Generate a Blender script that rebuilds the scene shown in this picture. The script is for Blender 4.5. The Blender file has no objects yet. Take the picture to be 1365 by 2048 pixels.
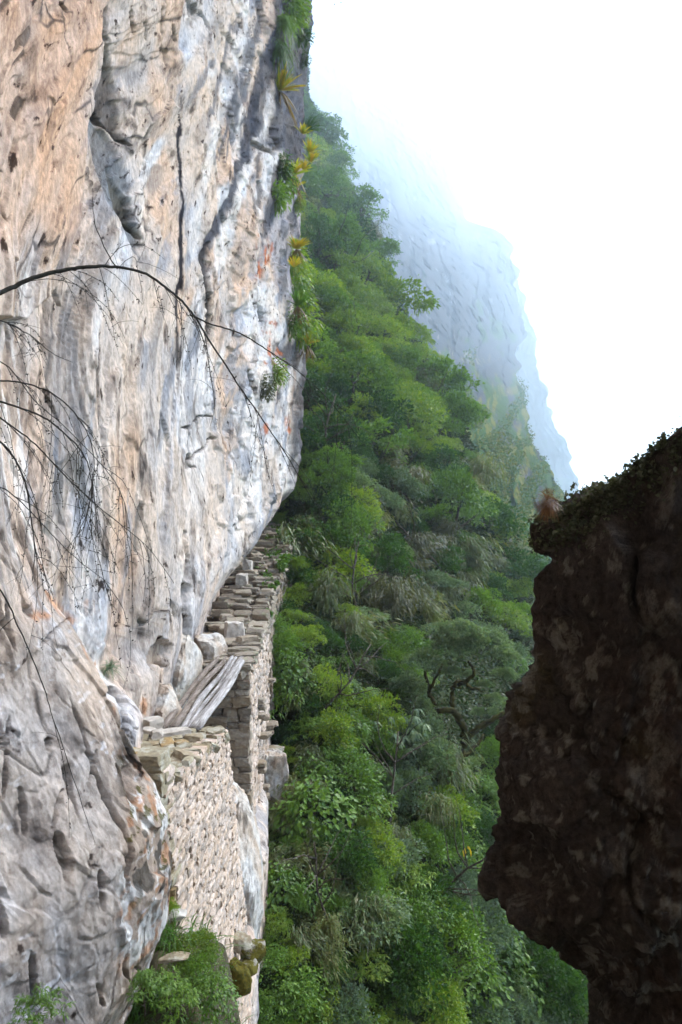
import bpy, math, random
import numpy as np

# ------------------------------------------------------------------ camera, world, sun, exposure
SC = bpy.context.scene
COL = SC.collection
PW, PH, F = 1365.0, 2048.0, 1365.0            # photograph size and focal length in its pixels (24 mm)

cam_d = bpy.data.cameras.new('camera')
cam_d.sensor_fit = 'VERTICAL'
cam_d.sensor_height = 36.0
cam_d.lens = 24.0
cam_d.clip_start = 0.05
cam_d.clip_end = 20000.0
cam = bpy.data.objects.new('camera', cam_d)
COL.objects.link(cam)
cam.location = (0, 0, 0)
cam.rotation_euler = (math.radians(90), 0, 0)
SC.camera = cam

SUN_ELEV, SUN_AZ = math.radians(46), math.radians(56)   # azimuth measured from +Y (view direction) towards +X (right)
world = bpy.data.worlds.new('World')
SC.world = world
world.use_nodes = True
wn, wl = world.node_tree.nodes, world.node_tree.links
bg = wn['Background']
sky = wn.new('ShaderNodeTexSky')
sky.sky_type = 'NISHITA'
sky.sun_disc = False
sky.sun_elevation = SUN_ELEV
sky.sun_rotation = SUN_AZ
sky.air_density = 1.3
sky.dust_density = 2.0
sky.altitude = 2400
wl.new(sky.outputs[0], bg.inputs[0])
bg.inputs[1].default_value = 0.065

sun_d = bpy.data.lights.new('sun', 'SUN')
sun_d.energy = 3.4
sun_d.angle = math.radians(18)
sun_d.color = (1.0, 0.935, 0.86)
sun = bpy.data.objects.new('sun', sun_d)
COL.objects.link(sun)
from mathutils import Vector, Matrix
sdir = Vector((math.sin(SUN_AZ) * math.cos(SUN_ELEV), math.cos(SUN_AZ) * math.cos(SUN_ELEV), math.sin(SUN_ELEV)))
sun.rotation_euler = sdir.to_track_quat('Z', 'Y').to_euler()

SC.view_settings.view_transform = 'Standard'
SC.view_settings.look = 'None'
SC.view_settings.gamma = 1.0
SC.view_settings.exposure = 2.28
SC.cycles.volume_bounces = 4
SC.cycles.use_denoising = True
SC.cycles.denoiser = 'OPENIMAGEDENOISE'
SC.cycles.denoising_prefilter = 'FAST'
SC.cycles.use_adaptive_sampling = False
SC.cycles.max_bounces = 8
SC.cycles.diffuse_bounces = 3
SC.cycles.transparent_max_bounces = 8
SC.render.film_transparent = False

RNG = np.random.default_rng(7)
random.seed(7)

# ------------------------------------------------------------------ helpers
def ray(u, v):
    """direction (x, 1, z) of photograph pixel u, v"""
    return (u - 682.5) / F, -(v - 1024.0) / F

def at(u, v, Y):
    a, b = ray(u, v)
    return np.array((a * Y, Y, b * Y))

def tag(o, label=None, cat=None, group=None, kind=None):
    if label: o['label'] = label
    if cat: o['category'] = cat
    if group: o['group'] = group
    if kind: o['kind'] = kind
    return o

def mesh_np(name, V, Fq, smooth=False, col=None):
    """fast mesh from arrays; Fq is (n,3) or (n,4)"""
    V = np.asarray(V, np.float32); Fq = np.asarray(Fq, np.int32)
    me = bpy.data.meshes.new(name)
    me.vertices.add(len(V)); me.vertices.foreach_set('co', V.ravel())
    n, k = Fq.shape
    me.loops.add(n * k); me.loops.foreach_set('vertex_index', Fq.ravel())
    me.polygons.add(n)
    me.polygons.foreach_set('loop_start', np.arange(0, n * k, k, dtype=np.int32))
    me.polygons.foreach_set('loop_total', np.full(n, k, np.int32))
    me.polygons.foreach_set('use_smooth', np.full(n, bool(smooth)))
    if col is not None:
        a = me.attributes.new('col', 'FLOAT_COLOR', 'POINT')
        c = np.ones((len(V), 4), np.float32); c[:, :col.shape[1]] = col
        a.data.foreach_set('color', c.ravel())
    me.update(calc_edges=True)
    me.validate()
    return me

def link(name, me, mat=None, parent=None):
    o = bpy.data.objects.new(name, me)
    COL.objects.link(o)
    if mat is not None:
        me.materials.clear(); me.materials.append(mat)
    if parent is not None: o.parent = parent
    return o

def empty(name, loc=(0, 0, 0)):
    o = bpy.data.objects.new(name, None)
    o.empty_display_size = 0.2
    COL.objects.link(o)
    o.location = loc
    return o

def grid_faces(nr, nc, wrap=False):
    r = np.arange(nr - 1)[:, None]; c = np.arange(nc if wrap else nc - 1)[None, :]
    c2 = (c + 1) % nc
    a = r * nc + c; b = r * nc + c2; d = (r + 1) * nc + c; e = (r + 1) * nc + c2
    return np.stack([a, b, e, d], -1).reshape(-1, 4)

# ---- noise
def _h(ix, iy, iz, seed):
    h = (ix.astype(np.uint32) * np.uint32(374761393) + iy.astype(np.uint32) * np.uint32(668265263)
         + iz.astype(np.uint32) * np.uint32(2147483647) + np.uint32((seed * 974711 + 12345) & 0xffffffff))
    h ^= h >> np.uint32(13); h *= np.uint32(1274126177); h ^= h >> np.uint32(16)
    h *= np.uint32(2246822519); h ^= h >> np.uint32(13)
    return h.astype(np.float32) * np.float32(2.0 / 4294967295.0) - np.float32(1.0)

def vnoise(x, y, z=None, seed=0):
    x = np.asarray(x, np.float32); y = np.asarray(y, np.float32)
    fx, fy = np.floor(x), np.floor(y)
    ix, iy = fx.astype(np.int64), fy.astype(np.int64)
    tx, ty = x - fx, y - fy
    tx = tx * tx * tx * (tx * (tx * 6 - 15) + 10); ty = ty * ty * ty * (ty * (ty * 6 - 15) + 10)
    def plane(iz):
        a = _h(ix, iy, iz, seed); b = _h(ix + 1, iy, iz, seed)
        c = _h(ix, iy + 1, iz, seed); d = _h(ix + 1, iy + 1, iz, seed)
        return (a + (b - a) * tx) * (1 - ty) + (c + (d - c) * tx) * ty
    if z is None:
        return plane(np.zeros_like(ix))
    z = np.asarray(z, np.float32)
    fz = np.floor(z); iz = fz.astype(np.int64); tz = z - fz
    tz = tz * tz * tz * (tz * (tz * 6 - 15) + 10)
    return plane(iz) * (1 - tz) + plane(iz + 1) * tz

def fbm(x, y, z=None, o=4, seed=0, gain=0.5, lac=2.03):
    s = 0; a = 1.0; n = 0; f = 1.0
    for k in range(o):
        s = s + a * vnoise(x * f + 13.7 * k, y * f + 7.1 * k, None if z is None else z * f + 3.3 * k, seed + 17 * k)
        n += a; a *= gain; f *= lac
    return s / n * 1.6

def ridged(x, y, o=4, seed=0, gain=0.5):
    s = 0; a = 1.0; n = 0; f = 1.0
    for k in range(o):
        v = 1 - np.abs(vnoise(x * f + 5.7 * k, y * f + 9.1 * k, None, seed + 31 * k)) * 1.6
        s = s + a * v; n += a; a *= gain; f *= 2.1
    return s / n

def facets(x, y, seed=0, jit=.42, joint=.09):
    """flat tilted facets meeting in sharp edges: (height about 0, distance to the nearest edge)"""
    x = np.asarray(x, np.float32); y = np.asarray(y, np.float32)
    ix, iy = np.floor(x).astype(np.int64), np.floor(y).astype(np.int64)
    f1 = np.full(x.shape, 9, np.float32); f2 = f1.copy(); val = np.zeros_like(f1); zz = np.zeros_like(ix)
    for a in (-1, 0, 1):
        for b in (-1, 0, 1):
            jx, jy = ix + a, iy + b
            dx = x - (jx + .5 + jit * _h(jx, jy, zz, seed)); dy = y - (jy + .5 + jit * _h(jx, jy, zz, seed + 1))
            d = dx * dx + dy * dy
            h = _h(jx, jy, zz, seed + 2) * .5 + dx * _h(jx, jy, zz, seed + 3) + dy * _h(jx, jy, zz, seed + 4)
            m = d < f1
            f2 = np.where(m, f1, np.minimum(f2, d)); val = np.where(m, h, val); f1 = np.where(m, d, f1)
    ed = np.sqrt(f2) - np.sqrt(f1)
    return val * sstep(0, joint, ed) - .10 * (1 - sstep(0, joint, ed)), ed

def sstep(a, b, x):
    t = np.clip((x - a) / (b - a), 0, 1)
    return t * t * (3 - 2 * t)

def poly_dist(U, V, pts):
    """distance to a polyline and the running parameter 0..1 at the closest point"""
    best = np.full(U.shape, 1e9, np.float32); par = np.zeros(U.shape, np.float32)
    pts = np.asarray(pts, np.float32)
    L = np.hypot(*(pts[1:] - pts[:-1]).T); T = max(L.sum(), 1e-6); acc = 0
    for i in range(len(pts) - 1):
        ax, ay = pts[i]; bx, by = pts[i + 1]
        dx, dy = bx - ax, by - ay
        t = np.clip(((U - ax) * dx + (V - ay) * dy) / max(dx * dx + dy * dy, 1e-6), 0, 1)
        d = np.hypot(U - ax - t * dx, V - ay - t * dy)
        m = d < best
        best = np.where(m, d, best); par = np.where(m, (acc + t * L[i]) / T, par)
        acc += L[i]
    return best, par

def poly_inside(U, V, pts):
    pts = np.asarray(pts, np.float32); n = len(pts)
    ins = np.zeros(U.shape, bool); j = n - 1
    for i in range(n):
        xi, yi = pts[i]; xj, yj = pts[j]
        c = ((yi > V) != (yj > V)) & (U < (xj - xi) * (V - yi) / (yj - yi + 1e-9) + xi)
        ins ^= c; j = i
    return ins

def poly_sd(U, V, pts):
    """signed distance, positive inside"""
    d, _ = poly_dist(U, V, list(pts) + [pts[0]])
    return np.where(poly_inside(U, V, pts), d, -d)

def interp(x, xs, ys):
    return np.interp(x, xs, ys)

class TPS:
    """thin plate spline through control points (u, v) -> value"""
    def __init__(self, pts, lam=1e-3):
        P = np.asarray(pts, float); self.c = P[:, :2] / 500.0; y = P[:, 2]
        n = len(P); K = self._k(self.c, self.c) + lam * np.eye(n)
        A = np.zeros((n + 3, n + 3)); A[:n, :n] = K
        A[:n, n] = 1; A[:n, n + 1:] = self.c; A[n, :n] = 1; A[n + 1:, :n] = self.c.T
        self.w = np.linalg.solve(A, np.concatenate([y, np.zeros(3)]))
    def _k(self, a, b):
        r2 = ((a[:, None, :] - b[None, :, :]) ** 2).sum(-1)
        return np.where(r2 > 1e-12, 0.5 * r2 * np.log(np.maximum(r2, 1e-12)), 0)
    def __call__(self, u, v):
        u = np.asarray(u, float); sh = u.shape
        p = np.stack([u.ravel(), np.broadcast_to(v, sh).ravel()], -1) / 500.0
        n = len(self.c)
        out = np.empty(len(p))
        for i in range(0, len(p), 60000):
            q = p[i:i + 60000]
            out[i:i + 60000] = self._k(q, self.c) @ self.w[:n] + self.w[n] + q @ self.w[n + 1:]
        return out.reshape(sh)

# ------------------------------------------------------------------ materials
def new_mat(name):
    m = bpy.data.materials.new(name); m.use_nodes = True
    nt = m.node_tree; nt.nodes.clear()
    out = nt.nodes.new('ShaderNodeOutputMaterial')
    return m, nt, out

def N(nt, kind, **kw):
    n = nt.nodes.new(kind)
    for k, v in kw.items():
        if k.startswith('i_'):
            n.inputs[k[2:].replace('_', ' ')].default_value = v
        else:
            setattr(n, k, v)
    return n

def ramp(nt, stops, fac):
    r = nt.nodes.new('ShaderNodeValToRGB')
    e = r.color_ramp.elements
    while len(e) < len(stops): e.new(0.5)
    for el, (p, c) in zip(e, stops):
        el.position = p; el.color = (*c, 1)
    nt.links.new(fac, r.inputs[0])
    return r.outputs[0]

def mixc(nt, fac, a, b, mode='MIX'):
    m = nt.nodes.new('ShaderNodeMix'); m.data_type = 'RGBA'; m.blend_type = mode
    for sock, val in ((m.inputs[0], fac), (m.inputs[6], a), (m.inputs[7], b)):
        if hasattr(val, 'is_output'): nt.links.new(val, sock)
        elif isinstance(val, (int, float)): sock.default_value = val
        else: sock.default_value = (*val, 1)
    return m.outputs[2]

def noise_node(nt, scale, detail=4, rough=0.55, vec=None, mapscale=None):
    n = N(nt, 'ShaderNodeTexNoise')
    n.inputs['Scale'].default_value = scale; n.inputs['Detail'].default_value = detail
    n.inputs['Roughness'].default_value = rough
    if vec is None:
        tc = N(nt, 'ShaderNodeTexCoord'); vec = tc.outputs['Object']
    if mapscale is not None:
        mp = N(nt, 'ShaderNodeMapping'); mp.inputs['Scale'].default_value = mapscale
        nt.links.new(vec, mp.inputs[0]); vec = mp.outputs[0]
    nt.links.new(vec, n.inputs['Vector'])
    return n.outputs['Fac']

def bump(nt, h, strength, dist=0.02):
    b = N(nt, 'ShaderNodeBump'); b.inputs['Strength'].default_value = strength; b.inputs['Distance'].default_value = dist
    nt.links.new(h, b.inputs['Height'])
    return b.outputs[0]

def rock_attr_mat(name, fine=25.0, bs=0.6, bd=0.02, rough=0.9, mapscale=(1, 1, 0.45), contrast=(0.72, 1.22), strokes=0):
    """rock whose stain pattern sits in the mesh's colour attribute, broken up with fine mineral grain"""
    m, nt, out = new_mat(name)
    at_ = N(nt, 'ShaderNodeAttribute'); at_.attribute_name = 'col'
    n1 = noise_node(nt, fine, 8, 0.7, mapscale=mapscale)
    n2 = noise_node(nt, fine * 5, 3, 0.6)
    g = ramp(nt, [(0.3, (contrast[0],) * 3), (0.7, (contrast[1],) * 3)], n1)
    g2 = ramp(nt, [(0.3, (0.85,) * 3), (0.7, (1.13,) * 3)], n2)
    c = mixc(nt, 1.0, at_.outputs['Color'], g, 'MULTIPLY')
    c = mixc(nt, 1.0, c, g2, 'MULTIPLY')
    if strokes:                                             # fine streaks that run with the rock's foliation
        fa = N(nt, 'ShaderNodeAttribute'); fa.attribute_name = 'flow'
        fv = fa.outputs['Vector']
        n3 = noise_node(nt, 1.0, 6, 0.62, fv, (4.6, 1.25, 2.5))
        c = mixc(nt, 1.0, c, ramp(nt, [(0.30, (.20, .19, .19)), (0.40, (.72, .70, .69)), (0.47, (1, 1, 1)), (0.62, (1, 1, 1)), (0.75, (1.2, 1.2, 1.2))], n3), 'MULTIPLY')
        n4 = noise_node(nt, 1.0, 4, 0.6, fv, (9.0, 2.8, 4.0))
        c = mixc(nt, 1.0, c, ramp(nt, [(0.315, (.13, .115, .11)), (0.36, (.8, .78, .77)), (0.40, (1, 1, 1))], n4), 'MULTIPLY')
        n5 = noise_node(nt, 1.0, 5, 0.6, fv, (2.2, .6, 1.0))
        c = mixc(nt, 1.0, c, ramp(nt, [(0.35, (.80, .86, .95)), (0.5, (1, 1, 1)), (0.66, (1.07, 1.0, .92))], n5), 'MULTIPLY')
        mxh = N(nt, 'ShaderNodeMath', operation='ADD')
        nt.links.new(n1, mxh.inputs[0]); nt.links.new(n3, mxh.inputs[1])
        n1 = mxh.outputs[0]
    p = N(nt, 'ShaderNodeBsdfPrincipled')
    p.inputs['Roughness'].default_value = 1.0
    p.inputs['Specular IOR Level'].default_value = 0.02
    nt.links.new(c, p.inputs['Base Color'])
    nt.links.new(bump(nt, n1, bs, bd), p.inputs['Normal'])
    nt.links.new(p.outputs[0], out.inputs[0])
    return m

def stone_mat(name, cols, rough=0.9, grain=18.0, lichen=None, lichen_amt=0.55):
    """stacked stones: each stone (mesh island) takes its own tone, with grain and optional lichen spots"""
    m, nt, out = new_mat(name)
    geo = N(nt, 'ShaderNodeNewGeometry')
    k = len(cols)
    c = ramp(nt, [(i / max(k - 1, 1), cc) for i, cc in enumerate(cols)], geo.outputs['Random Per Island'])
    n1 = noise_node(nt, grain, 6, 0.65)
    g = ramp(nt, [(0.3, (0.65,) * 3), (0.7, (1.25,) * 3)], n1)
    c = mixc(nt, 1.0, c, g, 'MULTIPLY')
    if lichen is not None:
        n2 = noise_node(nt, 5.0, 6, 0.7)
        f = ramp(nt, [(lichen_amt, (0, 0, 0)), (lichen_amt + 0.1, (1, 1, 1))], n2)
        c = mixc(nt, f, c, lichen)
    p = N(nt, 'ShaderNodeBsdfPrincipled'); p.inputs['Roughness'].default_value = rough
    p.inputs['Specular IOR Level'].default_value = 0.2
    nt.links.new(c, p.inputs['Base Color'])
    nt.links.new(bump(nt, n1, 0.6, 0.015), p.inputs['Normal'])
    nt.links.new(p.outputs[0], out.inputs[0])
    return m

def leaf_mat(name, cols, trans=0.35, rough=0.45, hue_var=0.25, spec=0.35):
    m, nt, out = new_mat(name)
    geo = N(nt, 'ShaderNodeNewGeometry'); oi = N(nt, 'ShaderNodeObjectInfo')
    k = len(cols)
    c = ramp(nt, [(i / max(k - 1, 1), cc) for i, cc in enumerate(cols)], geo.outputs['Random Per Island'])
    t = ramp(nt, [(0.0, (1 - hue_var, 1 - hue_var * 0.9, 1 - hue_var)), (0.5, (1, 1, 1)),
                  (1.0, (1 + hue_var * 1.3, 1 + hue_var, 1 - hue_var * 0.2))], oi.outputs['Random'])
    c = mixc(nt, 1.0, c, t, 'MULTIPLY')
    p = N(nt, 'ShaderNodeBsdfPrincipled'); p.inputs['Roughness'].default_value = rough
    p.inputs['Specular IOR Level'].default_value = spec
    nt.links.new(c, p.inputs['Base Color'])
    tr = N(nt, 'ShaderNodeBsdfTranslucent')
    c2 = mixc(nt, 1.0, c, (1.25, 1.3, 0.6), 'MULTIPLY')
    nt.links.new(c2, tr.inputs[0])
    mx = N(nt, 'ShaderNodeMixShader'); mx.inputs[0].default_value = trans
    nt.links.new(p.outputs[0], mx.inputs[1]); nt.links.new(tr.outputs[0], mx.inputs[2])
    nt.links.new(mx.outputs[0], out.inputs[0])
    return m

def plain_mat(name, c1, c2, scale=8.0, rough=0.85, mapscale=None, bs=0.4, bd=0.01, lo=0.35, hi=0.65):
    m, nt, out = new_mat(name)
    n1 = noise_node(nt, scale, 6, 0.65, mapscale=mapscale)
    c = ramp(nt, [(lo, c1), (hi, c2)], n1)
    p = N(nt, 'ShaderNodeBsdfPrincipled'); p.inputs['Roughness'].default_value = rough
    p.inputs['Specular IOR Level'].default_value = 0.2
    nt.links.new(c, p.inputs['Base Color'])
    nt.links.new(bump(nt, n1, bs, bd), p.inputs['Normal'])
    nt.links.new(p.outputs[0], out.inputs[0])
    return m

M = {}
M['cliff'] = rock_attr_mat('cliff_rock', 16.0, 1.0, 0.03, contrast=(.58, 1.3), strokes=1)
M['block'] = rock_attr_mat('block_rock', 9.0, 0.7, 0.03, mapscale=(1, 1, 1), contrast=(.6, 1.25))
M['outcrop'] = rock_attr_mat('outcrop_rock', 34.0, 1.0, 0.03, mapscale=(1, 1, 0.8), contrast=(0.35, 1.7))
M['far_rock'] = rock_attr_mat('far_rock', 0.25, 0.6, 0.6, contrast=(0.75, 1.2))
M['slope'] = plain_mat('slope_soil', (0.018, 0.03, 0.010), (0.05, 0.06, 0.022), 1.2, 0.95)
M['soil'] = plain_mat('ledge_soil', (0.03, 0.025, 0.015), (0.08, 0.07, 0.04), 3.0, 0.95)
M['valley'] = plain_mat('valley_ground', (0.03, 0.05, 0.02), (0.06, 0.08, 0.03), 0.02, 0.95)
M['path'] = stone_mat('path_stone', [(0.276, 0.221, 0.164), (0.184, 0.153, 0.125), (0.331, 0.272, 0.211), (0.239, 0.212, 0.164)], lichen=(0.258, 0.255, 0.172), lichen_amt=0.56)
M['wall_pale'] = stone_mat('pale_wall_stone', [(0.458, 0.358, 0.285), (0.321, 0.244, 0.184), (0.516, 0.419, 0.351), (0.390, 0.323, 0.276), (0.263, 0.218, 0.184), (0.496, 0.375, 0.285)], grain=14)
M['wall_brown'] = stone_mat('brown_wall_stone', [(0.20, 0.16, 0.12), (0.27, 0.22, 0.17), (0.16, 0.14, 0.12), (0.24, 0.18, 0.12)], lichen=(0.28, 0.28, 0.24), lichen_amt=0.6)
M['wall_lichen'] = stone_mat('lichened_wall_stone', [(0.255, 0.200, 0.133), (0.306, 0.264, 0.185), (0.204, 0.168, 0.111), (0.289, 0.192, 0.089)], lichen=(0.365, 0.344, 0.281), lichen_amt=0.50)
M['mortar'] = plain_mat('wall_core_earth', (0.20, 0.16, 0.12), (0.32, 0.27, 0.21), 9.0, 0.95)
M['white_stone'] = stone_mat('white_broken_stone', [(0.46, 0.43, 0.39), (0.52, 0.49, 0.46), (0.40, 0.35, 0.30)], grain=9)
M['mossy'] = stone_mat('mossy_stone', [(0.26, 0.24, 0.20), (0.20, 0.18, 0.15)], lichen=(0.075, 0.065, 0.008), lichen_amt=0.40)
M['moss'] = plain_mat('moss', (0.035, 0.035, 0.004), (0.11, 0.09, 0.012), 30.0, 0.95, bs=0.9)
M['log'] = plain_mat('weathered_wood', (0.13, 0.115, 0.105), (0.44, 0.41, 0.40), 9.0, 0.85, mapscale=(3.0, 0.22, 3.0), bs=0.7, bd=0.012)
M['log_dark'] = plain_mat('weathered_wood_dark', (0.085, 0.065, 0.05), (0.26, 0.21, 0.18), 9.0, 0.85, mapscale=(3.0, 0.22, 3.0), bs=0.7, bd=0.012)
M['twig'] = plain_mat('bare_twig_bark', (0.012, 0.012, 0.010), (0.035, 0.033, 0.026), 30.0, 0.8)
M['bark'] = plain_mat('bark', (0.03, 0.025, 0.018), (0.11, 0.09, 0.07), 12.0, 0.9)
M['mossbark'] = plain_mat('mossy_bark', (0.010, 0.008, 0.006), (0.06, 0.055, 0.010), 4.5, 0.95)
G = lambda *c: c
M['leaf_mid'] = leaf_mat('leaf_mid_green', [G(0.052, 0.114, 0.024), G(0.095, 0.185, 0.029), G(0.142, 0.240, 0.039), G(0.083, 0.158, 0.039)])
M['leaf_dark'] = leaf_mat('leaf_dark_green', [G(0.020, 0.051, 0.015), G(0.034, 0.085, 0.021), G(0.048, 0.108, 0.027)])
M['leaf_bright'] = leaf_mat('leaf_bright_green', [G(0.108, 0.198, 0.021), G(0.167, 0.262, 0.031), G(0.217, 0.285, 0.038), G(0.088, 0.166, 0.024)])
M['leaf_grey'] = leaf_mat('leaf_grey_green', [G(0.074, 0.126, 0.075), G(0.124, 0.181, 0.115), G(0.174, 0.235, 0.155), G(0.062, 0.110, 0.054)], spec=0.5)
M['leaf_bamboo'] = leaf_mat('leaf_bamboo', [G(0.096, 0.142, 0.052), G(0.137, 0.170, 0.068), G(0.150, 0.142, 0.068), G(0.076, 0.122, 0.043)])
M['leaf_brown'] = leaf_mat('leaf_brownish', [G(0.068, 0.081, 0.036), G(0.091, 0.086, 0.044), G(0.055, 0.072, 0.028), G(0.103, 0.095, 0.052)])
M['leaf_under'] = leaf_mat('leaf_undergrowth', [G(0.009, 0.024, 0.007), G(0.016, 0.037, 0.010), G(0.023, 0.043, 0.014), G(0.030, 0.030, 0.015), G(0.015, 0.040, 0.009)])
M['brom'] = leaf_mat('bromeliad_leaf', [G(.26, .32, .02), G(.42, .40, .03), G(.48, .31, .03), G(.20, .30, .03)], hue_var=.15)
M['dry'] = leaf_mat('dry_leaf', [G(.16, .10, .045), G(.11, .07, .035), G(.20, .14, .07)], hue_var=.1)
M['grass'] = leaf_mat('grass_blade', [G(.045, .12, .018), G(.07, .16, .025), G(.035, .09, .02), G(.10, .17, .04)])
M['rust'] = leaf_mat('rusty_moss', [G(.20, .085, .03), G(.15, .07, .03), G(.10, .05, .025)], hue_var=.1)
M['lichen'] = leaf_mat('leafy_lichen', [G(.06, .075, .05), G(.035, .045, .028), G(.095, .11, .08), G(.02, .028, .015)], trans=.15, rough=.8, spec=.1)
M['yellow'] = leaf_mat('yellow_leaf', [G(.50, .33, .02), G(.55, .40, .04)], hue_var=.05)
M['far_leaf'] = leaf_mat('far_leaf', [G(.035, .085, .018), G(.05, .11, .025), G(.09, .12, .02), G(.15, .12, .015), G(.035, .085, .028), G(.03, .07, .02)], hue_var=.15)

# ------------------------------------------------------------------ the cliff beside the trail
def zpath(Y):
    return interp(Y, [0, 4, 6.8, 10, 14.5, 17, 19, 22, 24, 27, 31, 40], [-1.7, -2.2, -2.5, -3.25, -3.3, -3.2, -3.0, -2.6, -2.0, -1.3, -.4, 1.0])

def cliff_base(Y, z):
    Y = np.asarray(Y, float); z = np.asarray(z, float)
    x = interp(Y, [-12, -8, -5, -2, 0, 2, 4, 6, 8, 10, 14, 18, 22, 26, 30, 32.0, 33.5, 36, 44],
                  [14, 9, 2.6, -1.6, -2.6, -2.6, -2.75, -3.0, -3.1, -3.1, -3.05, -2.95, -2.65, -2.2, -1.9, -1.75, -2.3, -4.5, -12])  # unseen turn to the right behind the camera, shaped to shade the outcrop
    # the face leans out slightly with height far along, and undercuts above the trail
    h = z - zpath(Y)
    far = sstep(13, 24, Y)
    x = x - far * 1.4 * (1 - sstep(0.1, 1.9, h)) - (1 - far) * 0.1 * (1 - sstep(0, 1.5, h))
    # rounded buttress close to the camera
    bul = np.exp(-((Y - 5.0) / 2.0) ** 2)
    prof = interp(z, [-9, -6.5, -4.65, -4.2, -3.89, -3.52, -3.07, -2.62, -2.39, -2.16, -1.62, -1.2, -.8, -.2, .6, 1.4], [.98, 1.03, 1.16, 1.28, 1.43, 1.58, 1.62, 1.58, 1.47, 1.3, 1.02, .76, .50, .26, .09, 0])
    edge = 1 - sstep(6.0, 6.75, Y)
    x = x + prof * np.exp(-((np.minimum(Y, 6.0) - 6.0) / 2.6) ** 2) * edge
    # rock footing that carries the stone walls
    x = np.where((Y > 6), x + sstep(8.2, 9.6, Y) * (1 - sstep(17, 20, Y)) * sstep(-5.6, -7.0, z) * 1.62, x)
    x = x + (.72 * sstep(6.9, 7.4, Y) * (1 - sstep(8.4, 9.3, Y)) + .26 * sstep(8.4, 9.3, Y) * (1 - sstep(10.4, 12.0, Y))) * (1 - sstep(-2.6, -1.9, z))
    # silhouette wobble of the far edge
    e = sstep(24, 31, Y)
    x = x + e * interp(z, [-4, -.6, 0.3, 2.2, 5.5, 8.2, 10, 12, 16, 24, 40],
                          [-.7, -.6, -.3, -.18, -.12, .25, -.12, -.2, 0.08, .18, .4])
    x = x + sstep(26, 30, Y) * .22 * (fbm(z / 1.7, Y / 3.0, o=4, seed=55) + .5 * np.abs(fbm(z / .9, Y / 2.0, o=3, seed=56)))
    return x

nY, nT = 620, 1180
inv = np.linspace(1 / 3.6, 1 / 36.0, nY)
Ys = np.concatenate([np.linspace(-12, 3.4, 46), 1 / inv, [37.5, 40, 44]])
ts = np.concatenate([-np.array([1.6, 1.3, 1.1, 0.98, 0.9]), np.linspace(-0.83, 0.83, nT), [0.9, 1.0, 1.15, 1.3]])
YY, TT = np.meshgrid(Ys, ts, indexing='xy')
gs = np.maximum(YY, 3.6)
ZZ = TT * gs
# far up and down: open the coarse rows out so that the wall stays tall above the camera
ext = np.zeros(len(ts)); ext[:5] = [-22, -10, -4, -1.5, -.4]; ext[-4:] = [1.0, 4, 12, 30]
ZZ = ZZ + ext[:, None]
XB = cliff_base(YY, ZZ)
with np.errstate(divide='ignore', invalid='ignore'):
    CU = np.where(YY > 2.5, 682.5 + F * XB / np.maximum(YY, 2.5), -5000).astype(np.float32)
    CV = np.where(YY > 2.5, 1024 - F * ZZ / np.maximum(YY, 2.5), -5000).astype(np.float32)
Yf, Zf = YY.astype(np.float32), ZZ.astype(np.float32)
wu = fbm(Yf * 1.3, Zf * 1.3, o=4, seed=3); wv = fbm(Yf * 1.3 + 40, Zf * 1.3, o=4, seed=5)
# foliation: near-vertical low down, leaning over to about 45 degrees higher up
lean = np.log1p(np.exp(np.clip(Zf - 3.0, -30, 30)))
across = Yf - 0.85 * lean - .12 * Zf + 0.10 * fbm(Yf / 1.6, Zf / 2.5, o=3, seed=11)
along = Zf + .3 * Yf

D = np.zeros_like(Yf)                       # displacement towards +x (out of the face)
def lod(wl):
    """drop relief finer than the mesh can carry"""
    return sstep(3.0, 9.0, wl / (.00033 * np.maximum(Yf, 3.0) ** 2))
gz = 1 - .62 * sstep(8, 22, Yf)              # the far stretch is planed smooth
nearb = 1 - .5 * sstep(7.0, 6.2, Yf)
D += 0.24 * fbm(Yf / 4.5, Zf / 6.0, o=3, seed=20) * (.35 + .65 * gz) * nearb
D += 0.08 * fbm(across / 1.1, along / 6.0, o=2, seed=21) * gz * lod(.8) * nearb
r1 = ridged(across / 0.6, along / 5.0, o=3, seed=22)
D += 0.05 * (r1 - 0.5) * gz * lod(.4)
# flat plates with sharp stepped edges
t = fbm(across / 1.0, along / 5.5, o=2, seed=23) * 3.6 + 0.22 * fbm(across / .3, along / 1.8, o=2, seed=24) * lod(.3)
ft = np.floor(t); D += 0.055 * (ft + sstep(0.84, 1.0, t - ft)) * gz * lod(.36)
wx = .25 * fbm(Yf / .7, Zf / .9, o=3, seed=150)
fa1, ed1 = facets(across / .75 + wx, along / 2.4 + wx, 151)
fa2, ed2 = facets(across / .26 + wx, along / .8 + wx, 160, joint=.16)
D += .085 * fa1 * gz * lod(.6) + .022 * fa2 * gz * lod(.24)
t2 = fbm(across / 0.34, along / 2.2, o=2, seed=25) * 2.8
f2 = np.floor(t2); D += 0.022 * (f2 + sstep(0.8, 1.0, t2 - f2)) * gz * lod(.16)
D += 0.022 * fbm(across / 0.13, along / 0.7, o=2, seed=26) * lod(.10)
D += 0.012 * fbm(Yf / 0.10, Zf / 0.14, o=3, seed=27) * lod(.06)
fa4, ed4 = facets(Yf / 1.9 + wx - .5 * Zf, Zf / 1.5 + wx, 195)
fa5, ed5 = facets(Yf / 1.1 + wx, Zf / .55 + wx, 205)
D += (.17 * fa4 + .09 * fa5 * lod(1.1)) * sstep(12, 19, Yf)
D -= D.mean()
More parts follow.
